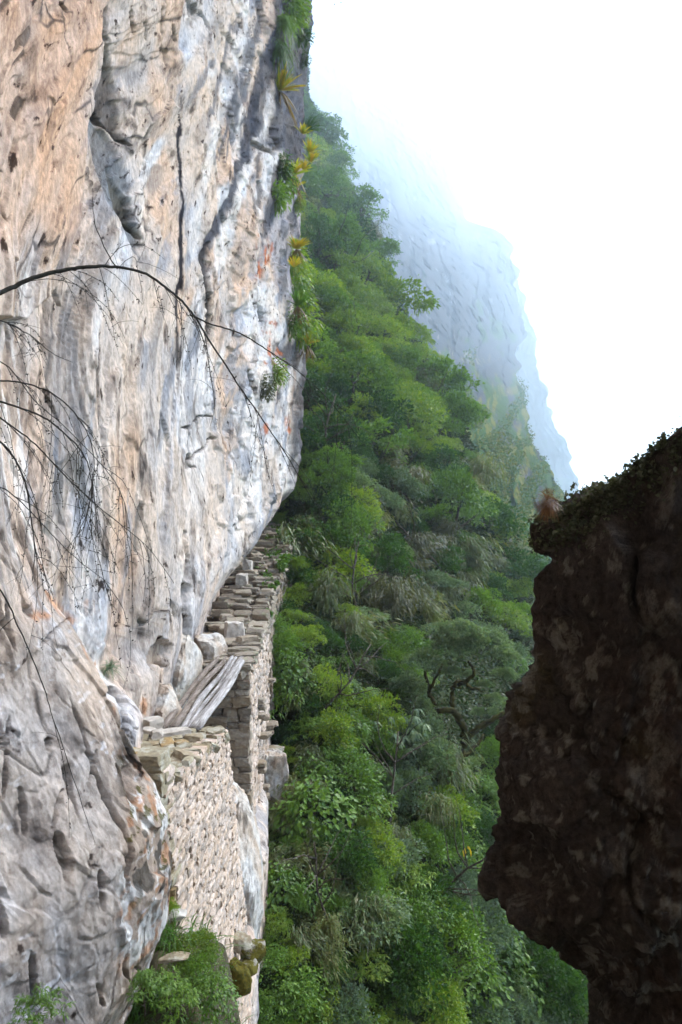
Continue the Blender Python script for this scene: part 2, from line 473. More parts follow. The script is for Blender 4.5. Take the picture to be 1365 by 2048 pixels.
# blockier, less streaked rock on the buttress and under the walls
wb = np.maximum(sstep(7.0, 6.5, Yf) * sstep(-.4, -1.4, Zf), sstep(-3.4, -4.6, Zf))
wb = np.maximum(wb, sstep(-1.2, -2.0, Zf) * sstep(13.5, 12, Yf))
wb = np.maximum(wb, .45 * sstep(2.5, -.5, Zf + .5 * fbm(Yf / 2, Zf / 2, o=2, seed=129)) * sstep(24, 16, Yf))
bt = sstep(7.0, 6.5, Yf)
ti = fbm(Yf / .75 + .35 * Zf, Zf / 1.2, o=3, seed=130) * 3.2
fi = np.floor(ti)
tj = fbm(Yf / .30 + .5 * Zf, Zf / .42, o=2, seed=131) * 2.6
fj = np.floor(tj)
fb1, eb1 = facets(Yf / .62 + .4 * Zf + wx, Zf / 1.0 + wx, 170)
fb2, eb2 = facets(Yf / .24 + .9 * Zf + wx, Zf / .36 + wx, 180, joint=.14)
fb3, eb3 = facets(Yf / .09 + wx, Zf / .11 + wx, 190, joint=.3)
DB = .06 * fbm(Yf / 1.8, Zf / 2.0, o=3, seed=132) + .075 * fb1 * lod(.5) + (.040 - .010 * bt) * fb2 * lod(.22) + .013 * fb3 * lod(.08) \
    + .010 * fbm(Yf / .12, Zf / .15, o=3, seed=133) * lod(.1)
DB -= (DB * wb).sum() / max(wb.sum(), 1)
D = D * (1 - .92 * wb) + DB * wb
pn = fbm(across / 0.11, along / 0.6, o=2, seed=28) + 0.5 * fbm(Yf / 1.5, Zf / 1.5, o=2, seed=29)
pit = sstep(0.80, 0.98, pn) * lod(.10)
cn = np.abs(fbm(across / 0.8, along / 3.0, o=4, seed=30))
crk = (1 - sstep(0.0, 0.022, cn)) * sstep(-0.05, 0.25, fbm(Yf / 2.2, Zf / 2.2, o=2, seed=31)) * lod(.13)
quiet = sstep(240, 150, CU) * sstep(560, 430, CV)          # the smooth salmon slab
D = D * (1 - 0.45 * quiet)
D -= 0.08 * pit * (1 - .75 * quiet)
D -= 0.07 * crk
D = D * 0.8
# chart of the carved face, used to place stains and clefts where they sit on the rock
CU = np.where(YY > 2.5, 682.5 + F * (XB + D) / np.maximum(YY, 2.5), -5000).astype(np.float32)
CUw = CU + wu * 6; CVw = CV + wv * 9

# colour
def lerp3(c, col, m):
    return c * (1 - m[..., None]) + np.array(col, np.float32) * m[..., None]
C = np.zeros(Yf.shape + (3,), np.float32) + np.array((.49, .43, .375), np.float32)
ac2 = 7.5 * np.log((np.maximum(across, -3) + 6) / 13.0)
b1 = fbm(ac2 / 0.7, along / 3.4, o=5, seed=40)
b2 = fbm(ac2 / 0.32, along / 1.9, o=5, seed=41)
b3 = fbm(Yf / 2.0, Zf / 3.0, o=5, seed=42)
b4 = fbm(across / 0.16, along / 1.6, o=4, seed=43) * (.35 + .65 * lod(.12))
C = lerp3(C, (.49, .375, .29), sstep(0.0, 0.5, b3 + .25 * b2) * .85)          # warm pink beige
C = lerp3(C, (.57, .56, .55), sstep(0.05, 0.5, b1) * .9)                     # whitish bands
C = lerp3(C, (.23, .25, .285), sstep(0.28, 0.62, b2 - .15 * b3) * .75)          # blue grey bands
C = lerp3(C, (.40, .30, .22), sstep(0.35, 0.7, b4) * .6)                     # tan streaks
C = lerp3(C, (.16, .17, .19), sstep(0.45, 0.8, -b4 + .2 * b2) * .6)
C = lerp3(C, (.48, .315, .215), np.clip(quiet * (.75 + .5 * b3), 0, 1) * .85)   # salmon slab
C = lerp3(C, (.32, .22, .16), quiet * sstep(0.1, 0.6, fbm(Yf / .8, Zf / .8, o=5, seed=44)) * .5)
# greyer lichened buttress by the camera
butt = sstep(1180, 1330, CV + 60 * b3) * (Yf < 6.8)
C = lerp3(C, (.37, .345, .32), butt * .8)
C = lerp3(C, (.46, .45, .445), butt * sstep(0.05, .5, fbm(Yf / .5, Zf / 1.2, o=5, seed=45)) * .7)
C = lerp3(C, (.24, .205, .175), butt * sstep(0.15, .6, fbm(Yf / .6, Zf / .9, o=5, seed=46)) * .6)
# slate end of the cliff
sl = sstep(-8, 12, poly_sd(CUw, CVw, [(548, -300), (800, -300), (800, 300), (585, 330), (552, 300), (520, 292), (548, 220), (538, 120)]))
C = lerp3(C, (.060, .065, .082), sl * .92)
C = lerp3(C, (.15, .16, .19), sl * sstep(.0, .5, b4 + .4 * b2) * .7)
sl2 = sstep(-8, 14, poly_sd(CUw, CVw, [(560, 330), (800, 300), (800, 480), (570, 620), (530, 500), (525, 420)])) 
C = lerp3(C, (.26, .27, .31), sl2 * .75)
C = lerp3(C, (.06, .06, .065), sl2 * sstep(.1, .5, b2) * .7)
sl3 = sstep(-6, 8, poly_sd(CUw, CVw, [(545, 690), (800, 620), (800, 960), (578, 950), (585, 800), (590, 740), (560, 735)]))
C = lerp3(C, (.055, .057, .065), sl3 * .9)
C = lerp3(C, (.36, .35, .34), sl3 * sstep(.1, .5, b2) * .7)

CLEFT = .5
def line(pts, w0, w1=None, depth=0.0, col=None, amt=1.0, soft=0.4, taper=True, spk=False):
    global D, C
    w1 = w0 if w1 is None else w1
    xs = [p[0] for p in pts]; ys = [p[1] for p in pts]
    mg = 4 * max(w0, w1) + 14
    m = (CU > min(xs) - mg) & (CU < max(xs) + mg) & (CV > min(ys) - mg) & (CV < max(ys) + mg)
    if not m.any(): return
    dd, pp = poly_dist(CUw[m], CVw[m], pts)
    w = w0 + (w1 - w0) * pp
    if taper: w = w * (0.25 + 0.75 * np.clip(np.minimum(pp, 1 - pp) * 9, 0, 1))
    w = w * 1.35 * (0.85 + 0.4 * b2[m])
    k = 1 - sstep(w * (1 - soft) * .5, w * (1 + soft) * .5, dd)
    if depth: D[m] -= depth * k * CLEFT
    if col is not None:
        if spk: k = k * sstep(-.25, .3, b4[m] + .8 * fbm(Yf[m] / .35, Zf[m] / .3, o=4, seed=66))
        C[m] = lerp3(C[m], col, k * amt)

def patch(pts, depth=0.0, col=None, amt=1.0, soft=6, speck=0.0):
    global D, C
    s = poly_sd(CUw, CVw, pts)
    k = sstep(-soft, soft, s)
    if depth: D -= depth * k * CLEFT
    if col is not None:
        a = k * amt
        if speck: a = a * sstep(-speck, speck, b4 + 0.5 * b3)
        C[...] = lerp3(C, col, a)

DARK = (.022, .021, .022); SLATE = (.045, .05, .066); BLK = (.012, .013, .020)
ORANGE = (.36, .095, .022); MOSS = (.05, .05, .03)
# raised slab at the upper left and the deep overhanging crack beneath its edge
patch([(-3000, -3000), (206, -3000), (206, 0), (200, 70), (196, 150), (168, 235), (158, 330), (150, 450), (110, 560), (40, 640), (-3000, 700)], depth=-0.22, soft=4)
patch([(196, 150), (212, 95), (236, 190), (242, 268), (262, 290), (230, 278), (205, 240), (178, 225)], depth=0.2, col=(.045, .042, .042), amt=.85, soft=5)  # wet recess, with the overhang's shade painted in
line([(208, -20), (202, 70), (196, 150), (184, 195), (204, 240), (236, 276), (264, 288)], 17, 9, depth=.22, col=(.022, .02, .02), amt=.9)  # deep shadow under the slab edge, painted near black
patch([(176, 215), (205, 255), (244, 335), (268, 410), (286, 474), (268, 510), (248, 445), (215, 400), (186, 320)], depth=.13, col=(.15, .16, .165), amt=.85, soft=6)  # grey concave block, colour darkened for the overhang's shade
patch([(222, 330), (262, 400), (284, 470), (262, 460), (240, 420)], depth=.10, col=(.075, .072, .055), amt=.75, soft=5)
line([(246, 438), (266, 452), (286, 476)], 8, 6, depth=.2, col=(.05, .045, .03), amt=.85)
line([(262, 480), (276, 530)], 8, 4, col=(.14, .145, .155), amt=.7)
# the black seep line and the dark slate bands
line([(358, 235), (360, 300), (363, 400), (361, 520), (357, 600), (359, 680), (356, 760)], 7.5, 6.5, depth=.02, col=BLK, amt=.97, soft=.3)
line([(343, 890), (338, 960)], 5, 4, col=SLATE, amt=.9, soft=.3)
line([(337, 1000), (330, 1070)], 4, 3, col=(.12, .14, .2), amt=.9, soft=.3)
line([(355, 760), (345, 860), (338, 940), (332, 1020)], 10, 8, col=(.60, .60, .62), amt=.55)
line([(552, 60), (512, 200), (484, 330), (460, 400), (434, 450), (412, 500)], 24, 17, depth=.07, col=SLATE, amt=.92)
line([(425, 480), (409, 520), (417, 580), (413, 660), (412, 690)], 17, 7, depth=.16, col=(.022, .022, .026), amt=.93)
line([(478, 25), (452, 110), (432, 190), (415, 250)], 12, 8, depth=.03, col=(.11, .115, .13), amt=.8)
line([(505, 40), (480, 150), (452, 260), (430, 330)], 9, 7, depth=.02, col=(.12, .125, .145), amt=.75)
line([(530, 20), (500, 140), (470, 250), (448, 330)], 11, 8, depth=.02, col=(.09, .095, .11), amt=.8)
line([(528, -10), (505, 80), (476, 190), (450, 290)], 15, 10, depth=.03, col=(.055, .06, .075), amt=.8)
line([(548, 100), (530, 190), (512, 270)], 18, 13, depth=.03, col=(.04, .043, .055), amt=.85)
line([(560, 320), (540, 400), (530, 470)], 12, 10, depth=.05, col=(.07, .07, .08), amt=.75)
line([(492, 330), (460, 480), (440, 560)], 14, 10, col=(.60, .59, .57), amt=.6)
line([(470, 120), (430, 260), (395, 420), (385, 520)], 22, 16, col=(.60, .585, .565), amt=.65)
line([(398, 560), (390, 600), (402, 660)], 6, 4, depth=.08, col=(.16, .12, .10), amt=.7)
line([(383, -10), (394, 26), (414, 44), (420, 62)], 12, 9, depth=.2, col=(.03, .027, .024), amt=.9)  # crack under the top overhang, its shade painted near black
patch([(383, -30), (440, -30), (418, 60), (392, 110), (360, 100), (372, 20)], depth=.12, col=(.45, .46, .47), amt=.5, soft=6)
for p in ([(263, 15), (268, 60)], [(289, 40), (292, 80)], [(325, 15), (330, 70)], [(347, 55), (351, 85)], [(326, 90), (332, 130)], [(100, 5), (120, 30)]):
    line(p, 6, 5, depth=.10, col=(.10, .08, .06), amt=.7)
# overhang ledge and gap at the far end, their shadow painted dark
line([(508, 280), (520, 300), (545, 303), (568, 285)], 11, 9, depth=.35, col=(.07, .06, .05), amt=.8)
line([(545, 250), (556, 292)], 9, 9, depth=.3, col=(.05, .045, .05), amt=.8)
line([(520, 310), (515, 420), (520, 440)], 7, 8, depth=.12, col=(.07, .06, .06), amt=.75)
for p in ([(520, 470), (516, 560)], [(530, 490), (524, 545)], [(545, 480), (530, 530)], [(549, 630), (538, 690)], [(540, 690), (536, 730)], [(556, 700), (548, 730)], [(528, 850), (540, 872)], [(575, 830), (582, 880)], [(548, 1040), (552, 1075)], [(545, 640), (520, 680)]):
    line(p, 10, 8, col=ORANGE, amt=.85, soft=.8, spk=True)
line([(514, 600), (522, 640)], 5, 5, depth=.14, col=DARK, amt=.6)
line([(497, 745), (503, 780)], 7, 9, depth=.2, col=DARK, amt=.7)
# crumbly middle
patch([(360, 840), (410, 800), (470, 830), (450, 880), (390, 900), (360, 890)], depth=.06, col=(.28, .285, .29), amt=.6, soft=10, speck=.4)
line([(370, 858), (400, 840), (420, 832)], 5, 4, depth=.12, col=DARK, amt=.8)
line([(377, 925), (405, 898), (432, 880)], 5, 5, depth=.14, col=DARK, amt=.8)
line([(380, 905), (378, 935), (395, 938)], 5, 5, depth=.12, col=DARK, amt=.7)
patch([(420, 870), (470, 860), (480, 890), (430, 905)], depth=-.12, col=(.38, .30, .24), amt=.5, soft=5)
line([(88, 780), (100, 815), (112, 838)], 7, 5, depth=.14, col=(.10, .075, .05), amt=.7)
patch([(112, 925), (150, 900), (168, 950), (140, 1020), (104, 1080), (84, 1070), (98, 1030)], depth=.08, col=(.12, .115, .095), amt=.8, soft=7, speck=.5)
line([(150, 900), (165, 960), (175, 1040)], 14, 10, col=(.10, .10, .085), amt=.6)
line([(280, 1000), (272, 1040), (270, 1110)], 8, 7, depth=.08, col=(.10, .10, .095), amt=.75)
line([(100, 560), (110, 590), (122, 608)], 8, 6, depth=.12, col=(.20, .16, .13), amt=.7)
patch([(165, 690), (190, 680), (185, 740), (170, 745)], col=(.22, .235, .25), amt=.7, soft=8, speck=.4)
# deep slot and blocks above the bridge
line([(372, 1165), (374, 1215), (378, 1268), (384, 1285)], 12, 13, depth=.42, col=(.06, .05, .045), amt=.8)
line([(372, 1060), (378, 1120), (374, 1170)], 7, 9, depth=.14, col=(.24, .18, .14), amt=.6)
line([(330, 1275), (318, 1305), (312, 1330)], 22, 24, depth=.35, col=(.13, .11, .09), amt=.75)
line([(280, 1240), (292, 1255)], 7, 5, depth=.15, col=DARK, amt=.7)
line([(345, 1210), (352, 1235)], 4, 4, depth=.1, col=DARK, amt=.6)
line([(400, 1165), (400, 1200)], 6, 6, depth=.08, col=(.2, .15, .12), amt=.5)
# buttress marks: hole, cracks, rust and lichen
line([(226, 1388), (240, 1398), (246, 1412)], 20, 18, depth=.45, col=(.03, .028, .025), amt=.9, taper=False)
line([(246, 1410), (248, 1470), (254, 1510)], 7, 4, depth=.2, col=DARK, amt=.8)
line([(130, 1575), (118, 1610), (110, 1660)], 7, 5, depth=.14, col=DARK, amt=.75)
line([(196, 1500), (180, 1580)], 4, 3, depth=.1, col=DARK, amt=.6)
line([(22, 1430), (14, 1530), (8, 1600)], 6, 4, depth=.12, col=DARK, amt=.7)
line([(98, 1470), (100, 1500)], 10, 8, depth=.14, col=(.06, .05, .04), amt=.7)
line([(66, 1900), (72, 1980), (62, 2030)], 10, 16, depth=.2, col=(.07, .085, .09), amt=.8)
line([(205, 1740), (212, 1820)], 7, 6, depth=.14, col=(.08, .07, .06), amt=.7)
line([(200, 1960), (214, 2010)], 5, 4, depth=.1, col=DARK, amt=.6)
line([(80, 1290), (120, 1250), (140, 1235)], 4, 3, depth=.08, col=DARK, amt=.6)
line([(88, 1180), (120, 1225), (160, 1262), (190, 1330)], 16, 12, col=(.50, .22, .07), amt=.65, soft=.9, spk=True)
for p in ([(60, 1238), (100, 1232)], [(182, 1200), (188, 1255)], [(285, 1390), (292, 1430)], [(232, 1410), (236, 1430)], [(232, 1000), (240, 1004)], [(80, 1120), (90, 1145)]):
    line(p, 14, 12, col=(.50, .22, .08), amt=.6, soft=.9, spk=True)
patch([(60, 1870), (110, 1800), (150, 1880), (120, 1980), (90, 1930)], col=(.50, .51, .53), amt=.6, soft=25, speck=.5)
patch([(20, 1600), (120, 1500), (200, 1560), (180, 1760), (60, 1800)], col=(.34, .335, .34), amt=.5, soft=40, speck=.8)
# rust and lichen-crusted strip along the buttress edge
strip = sstep(215, 262, CU) * (Yf < 6.9) * sstep(1440, 1500, CV)
li = fbm(Yf / .14, Zf / .17, o=5, seed=60)
C = lerp3(C, (.30, .24, .19), strip * .6)
C = lerp3(C, (.56, .575, .57), strip * sstep(.12, .3, li) * .9)
C = lerp3(C, (.38, .19, .09), strip * sstep(.38, .6, fbm(Yf / .16, Zf / .12, o=4, seed=61)) * .6)
C = lerp3(C, (.055, .055, .05), strip * sstep(.38, .55, fbm(Yf / .22, Zf / .22, o=4, seed=62)) * .85 * sstep(1850, 1780, CV))
C = lerp3(C, (.07, .065, .010), strip * sstep(.42, .56, fbm(Yf / .16, Zf / .13, o=5, seed=63, gain=.65)) * .85 * sstep(1850, 1760, CV))
li2 = fbm(Yf / .16, Zf / .055, o=3, seed=64) + .4 * fbm(Yf / .8, Zf / .6, o=2, seed=65)
C = lerp3(C, (.52, .53, .55), butt * sstep(.72, .82, li2) * .7)              # scattered pale lichen rosettes
C = lerp3(C, (.05, .045, .04), sstep(.4, 1, pit) * .75)
C = lerp3(C, (.05, .043, .04), crk * .75)
ck2 = np.abs(fbm(across / .42 + 9, along / 1.5, o=3, seed=140))
ck2 = (1 - sstep(.0, .035, ck2)) * sstep(.0, .3, fbm(Yf / 1.3, Zf / 1.6, o=3, seed=141)) * lod(.2)
C = lerp3(C, (.06, .05, .045), ck2 * .7)
ci = (1 - sstep(.01, .05, eb1)) * sstep(0, .3, fbm(Yf / .9, Zf / 1.2, o=2, seed=143)) * wb
C = lerp3(C, (.05, .045, .04), ci * .75)
cf = (1 - sstep(.01, .06, ed1)) * sstep(-.25, .15, fbm(Yf / 1.5 + 5, Zf / 1.9, o=3, seed=145)) * lod(.4) * (1 - wb)
C = lerp3(C, (.05, .045, .045), cf * .8)
sd = sstep(.30, .62, fbm(across / .55, along / 1.6, o=5, seed=144)) * (1 - quiet) * (1 - .5 * butt)
C = lerp3(C, (.15, .145, .145), sd * .45)
pale = sstep(300, 340, CU) * sstep(500, 460, CU) * sstep(900, 1050, CV) * (Yf > 7)
C = lerp3(C, (.55, .49, .44), pale * .45)
C = np.clip(C * np.array((1.07, 1.0, .965), np.float32) * (1 + .10 * fbm(Yf / .05, Zf / .05, o=2, seed=70))[..., None], .012, .62)

calm = sstep(3.3, 3.8, YY)
XX = XB + D * (0.4 + 0.6 * calm) * np.clip(1.2 - sstep(33, 36, YY), 0, 1)
cV = np.stack([XX, YY, ZZ], -1).reshape(-1, 3)
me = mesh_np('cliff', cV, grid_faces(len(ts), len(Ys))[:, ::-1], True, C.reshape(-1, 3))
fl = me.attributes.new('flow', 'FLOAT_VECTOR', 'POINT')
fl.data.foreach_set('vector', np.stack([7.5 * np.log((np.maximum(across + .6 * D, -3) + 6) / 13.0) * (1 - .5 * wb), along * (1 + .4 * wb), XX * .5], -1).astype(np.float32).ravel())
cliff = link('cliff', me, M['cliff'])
tag(cliff, 'sheer pale pink and grey streaked rock cliff above the trail', 'cliff', kind='structure')

_Ym = np.linspace(3.0, 35, 1600)
def cliff_at(u, v, out=0.0):
    a, b = ray(u, v)
    z = b * _Ym
    # actual displaced surface, by bilinear lookup
    hit = a * _Ym <= cliff_surf(_Ym, z)
    i = int(np.argmax(hit)) if hit.any() else len(_Ym) - 1
    Y = _Ym[i]
    return np.array((cliff_surf(np.array([Y]), np.array([b * Y]))[0] + out, Y, b * Y))

def cliff_surf(Y, z):
    j = np.interp(Y, Ys, np.arange(len(Ys)))
    t = z / np.maximum(Y, 3.6)
    i = np.interp(t, ts, np.arange(len(ts)))
    i0 = np.clip(np.floor(i).astype(int), 0, len(ts) - 2); j0 = np.clip(np.floor(j).astype(int), 0, len(Ys) - 2)
    fi, fj = i - i0, j - j0
    return (XX[i0, j0] * (1 - fi) * (1 - fj) + XX[i0 + 1, j0] * fi * (1 - fj) + XX[i0, j0 + 1] * (1 - fi) * fj + XX[i0 + 1, j0 + 1] * fi * fj)

# ------------------------------------------------------------------ stones
def _stone_template(n=4):
    idx = {}; V = []; Fs = []
    def vid(p):
        k = tuple(np.round(p, 6))
        if k not in idx:
            idx[k] = len(V); V.append(p)
        return idx[k]
    lin = np.linspace(-1, 1, n)
    for ax in range(3):
        for s in (-1, 1):
            for i in range(n - 1):
                for j in range(n - 1):
                    q = []
                    for a, b in ((i, j), (i + 1, j), (i + 1, j + 1), (i, j + 1)):
                        p = np.zeros(3); p[ax] = s; p[(ax + 1) % 3] = lin[a]; p[(ax + 2) % 3] = lin[b]
                        q.append(vid(p))
                    Fs.append(q if s > 0 else q[::-1])
    V = np.array(V)
    r = (np.abs(V) ** 9).sum(1) ** (1 / 9.0)
    return V / r[:, None] * (0.35 * r[:, None] ** 0 + 0.65), np.array(Fs)
ST_V, ST_F = _stone_template(4)
ST_V3, ST_F3 = _stone_template(3)

def stones(items, rough=0.10, coarse=False, seed=1, cjit=.22):
    """items: (centre, half sizes, rotation z, tilt) -> arrays of one irregular block each"""
    rng = np.random.default_rng(seed)
    tv, tf = (ST_V3, ST_F3) if coarse else (ST_V, ST_F)
    Vs, Fs = [], []; off = 0
    for c, h, rz, tl in items:
        v = tv.copy()
        # irregular: shear the corners, then noise
        cj = 1 + rng.uniform(-cjit, cjit, (2, 2, 2))
        sx = (v[:, 0] + 1) / 2; sy = (v[:, 1] + 1) / 2; sz = (v[:, 2] + 1) / 2
        k = 0
        for a in (0, 1):
            for b in (0, 1):
                for d in (0, 1):
                    k = k + cj[a, b, d] * (sx if a else 1 - sx) * (sy if b else 1 - sy) * (sz if d else 1 - sz)
        v = v * k[:, None] + rng.normal(0, rough * .6, v.shape)
        v = v * np.asarray(h)
        ct, st = math.cos(tl), math.sin(tl)
        v = np.stack([v[:, 0], v[:, 1] * ct - v[:, 2] * st, v[:, 1] * st + v[:, 2] * ct], -1)
        cz, sz_ = math.cos(rz), math.sin(rz)
        v = np.stack([v[:, 0] * cz - v[:, 1] * sz_, v[:, 0] * sz_ + v[:, 1] * cz, v[:, 2]], -1)
        Vs.append(v + np.asarray(c)); Fs.append(tf + off); off += len(v)
    return np.concatenate(Vs), np.concatenate(Fs)

def box_prism(sections):
    """closed solid from a list of rectangular cross-sections (each 4 points, same order)"""
    V = np.array(sections, float).reshape(-1, 3); n = len(sections); Fs = []
    for i in range(n - 1):
        for k in range(4):
            a = i * 4 + k; b = i * 4 + (k + 1) % 4
            Fs.append([a, b, b + 4, a + 4])
    Fs.append([3, 2, 1, 0]); e = (n - 1) * 4; Fs.append([e, e + 1, e + 2, e + 3])
    return V, np.array(Fs)

def wall_courses(y0, y1, ztop, zbot, xface, hmin, hmax, lmin, lmax, depth, seed, jit=.02, rot=.03):
    """outer face laid in courses; stones run along Y"""
    rng = np.random.default_rng(seed); items = []
    z = zbot
    while z < max(ztop(y0), ztop(y1)):
        h = rng.uniform(hmin, hmax); y = y0 + rng.uniform(-.1, .0)
        while y < y1:
            l = rng.uniform(lmin, lmax); l = min(l, y1 - y + .05)
            ym = y + l / 2
            if z + h * .6 < ztop(ym) and l > .05:
                dp = depth * rng.uniform(.8, 1.1)
                items.append(((xface(ym, z + h / 2) - dp / 2 + rng.normal(0, jit), ym, z + h / 2 + rng.normal(0, .008)),
                              (dp / 2 * 1.08, l / 2 * 1.10, h / 2 * 1.20), rng.normal(0, rot), rng.normal(0, .03)))
            y += l
        z += h * .97
    return items

# near wall ------------------------------------------------
def nw_top(Y): return interp(Y, [6.7, 6.96, 7.63, 8.3, 9.12, 9.9, 10.1], [-2.55, -2.62, -2.86, -2.93, -3.08, -3.2, -3.24])
def nw_face(Y, z): return -1.72 + np.maximum(nw_top(Y) - z, 0) * 0.095 + 0.02 * (Y - 8)
near_wall = empty('stone_wall', (-2.2, 8.4, -6.8))
tag(near_wall, 'tall pale dry-stone wall holding up the near end of the log bridge', 'wall', 'dry-stone walls under the trail')
def wall_part(name, items, mat, parent, rough=.1, coarse=False, seed=1, smooth=False, cj=.22):
    V, Fq = stones(items, rough, coarse, seed, cj)
    V = V - np.array(parent.location)
    return link(name, mesh_np(name, V, Fq, smooth), mat, parent)
wall_part('outer_face', wall_courses(6.85, 10.1, nw_top, -7.2, nw_face, .03, .075, .08, .27, .3, 11, .006, .012), M['wall_pale'], near_wall, .04, cj=.12)
rng = np.random.default_rng(21)
items = []
z = -6.2
while z < -2.5:                                            # end of the wall that faces the camera
    h = rng.uniform(.07, .13); x = nw_face(6.85, z) - .02
    xl = -2.5
    while x > xl:
        l = rng.uniform(.16, .34)
        items.append(((x - l / 2, 6.86 + rng.normal(0, .02), z + h / 2), (l / 2 * 1.05, .16, h / 2 * 1.12), rng.normal(0, .08), rng.normal(0, .08)))
        x -= l
    z += h * .97
wall_part('end_face', items, M['wall_lichen'], near_wall, .1, seed=3)
items = []
for Y in np.arange(6.9, 10.1, .17):                        # cap stones stepping down to the bridge
    x = nw_face(Y, nw_top(Y)) + .03
    while x > -3.0:
        l = rng.uniform(.14, .40)
        items.append(((x - l / 2, Y + rng.normal(0, .05), nw_top(Y) - .03 + rng.uniform(-.07, .06)), (l / 2 * rng.uniform(.6, 1), rng.uniform(.07, .15), rng.uniform(.03, .07)), rng.normal(0, .5), rng.normal(0, .22)))
        x -= l * .95
wall_part('capstones', items, M['wall_lichen'], near_wall, .1, seed=4)
secs = []
for Y in (6.98, 7.8, 8.6, 9.4, 10.05):
    zt = nw_top(Y) - .06
    secs.append([(-3.4, Y, -7.6), (nw_face(Y, -7.6) - .12, Y, -7.6), (nw_face(Y, zt) - .12, Y, zt), (-3.4, Y, zt)])
V, Fq = box_prism(secs)
link('wall_core', mesh_np('wall_core', V - np.array(near_wall.location), Fq), M['mortar'], near_wall)

# far wall -------------------------------------------------
def fw_top(Y): return interp(Y, [14.4, 16, 17.5, 19.2], [-3.3, -3.25, -3.15, -3.0])
def fw_face(Y, z): return -1.94 + np.maximum(fw_top(Y) - z, 0) * 0.012 - 0.02 * (Y - 14.5)
far_wall = empty('stone_wall', (-2.4, 16.5, -7.6))
tag(far_wall, 'tall narrow stone wall standing beyond the gap under the far end of the logs', 'wall', 'dry-stone walls under the trail')
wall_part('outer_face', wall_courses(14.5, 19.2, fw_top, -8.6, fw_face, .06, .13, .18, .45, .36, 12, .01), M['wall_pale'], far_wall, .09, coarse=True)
items = []; z = -8.4
while z < -3.35:
    h = rng.uniform(.13, .24); x = fw_face(14.5, z) + .01
    while x > -3.3:
        l = rng.uniform(.22, .5)
        items.append(((x - l / 2, 14.5 + rng.normal(0, .03), z + h / 2), (l / 2 * 1.03, .18, h / 2 * 1.06), rng.normal(0, .06), rng.normal(0, .05)))
        x -= l
    z += h
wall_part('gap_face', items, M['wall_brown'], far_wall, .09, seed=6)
items = []
for k in range(16):                                        # stones that jut from the face
    Y = rng.uniform(15.5, 19); z = rng.uniform(-7.5, -3.8)
    items.append(((fw_face(Y, z) + .05, Y, z), (.14, .12, .05), rng.normal(0, .2), 0))
wall_part('jutting_stone', items, M['wall_brown'], far_wall, .1, seed=7)
secs = []
for Y in (14.62, 16, 17.6, 19.1):
    zt = fw_top(Y) - .05
    secs.append([(-3.5, Y, -9.0), (fw_face(Y, -9.0) - .12, Y, -9.0), (fw_face(Y, zt) - .12, Y, zt), (-3.5, Y, zt)])
V, Fq = box_prism(secs)
link('wall_core', mesh_np('wall_core', V - np.array(far_wall.location), Fq), M['mortar'], far_wall)

# low wall below the climbing trail ------------------------
low_wall = empty('retaining_wall', (-1.9, 22.0, -4.6))
tag(low_wall, 'low dark overgrown stone wall under the climbing steps of the trail', 'wall', 'dry-stone walls under the trail')
def lw_top(Y): return zpath(Y) - .08
def edge_x(Y): return interp(Y, [14.4, 18.6, 22, 24, 27, 31, 36], [-1.92, -2.0, -2.2, -2.07, -1.85, -1.75, -1.6])
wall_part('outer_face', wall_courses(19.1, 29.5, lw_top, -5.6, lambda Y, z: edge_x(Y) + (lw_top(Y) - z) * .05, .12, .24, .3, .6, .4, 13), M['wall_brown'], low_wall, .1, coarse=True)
V, Fq = box_prism([[(-4.2, Y, -6.2), (edge_x(Y) - .1, Y, -6.2), (edge_x(Y) - .16, Y, lw_top(Y) - .06), (-4.2, Y, lw_top(Y) - .06)] for Y in (19.15, 22, 24, 27, 29.5)])
link('wall_core', mesh_np('wall_core', V - np.array(low_wall.location), Fq), M['mortar'], low_wall)

# stepped trail beyond the bridge --------------------------
items = []
Y = 14.45
while Y < 31.5:
    x = edge_x(Y) + rng.normal(0, .05)
    xl = interp(Y, [14.4, 19, 22, 24, 27, 31.5], [-3.1, -3.2, -3.6, -3.8, -3.8, -3.2])
    dy = rng.uniform(.16, .26)
    while x > xl:
        l = rng.uniform(.28, .75)
        items.append(((x - l / 2, Y + rng.normal(0, .05), zpath(Y) + rng.uniform(-.12, .12)), (l / 2 * 1.0, dy * rng.uniform(.5, .85), rng.uniform(.04, .11)), rng.normal(0, .28), rng.normal(0.05, .2)))
        x -= l * .97
    Y += dy
V, Fq = stones(items, .1, False, 31)
tag(link('path', mesh_np('path', V, Fq), M['path']), 'narrow trail of rough stone steps climbing away beyond the log bridge', 'path', kind='structure')

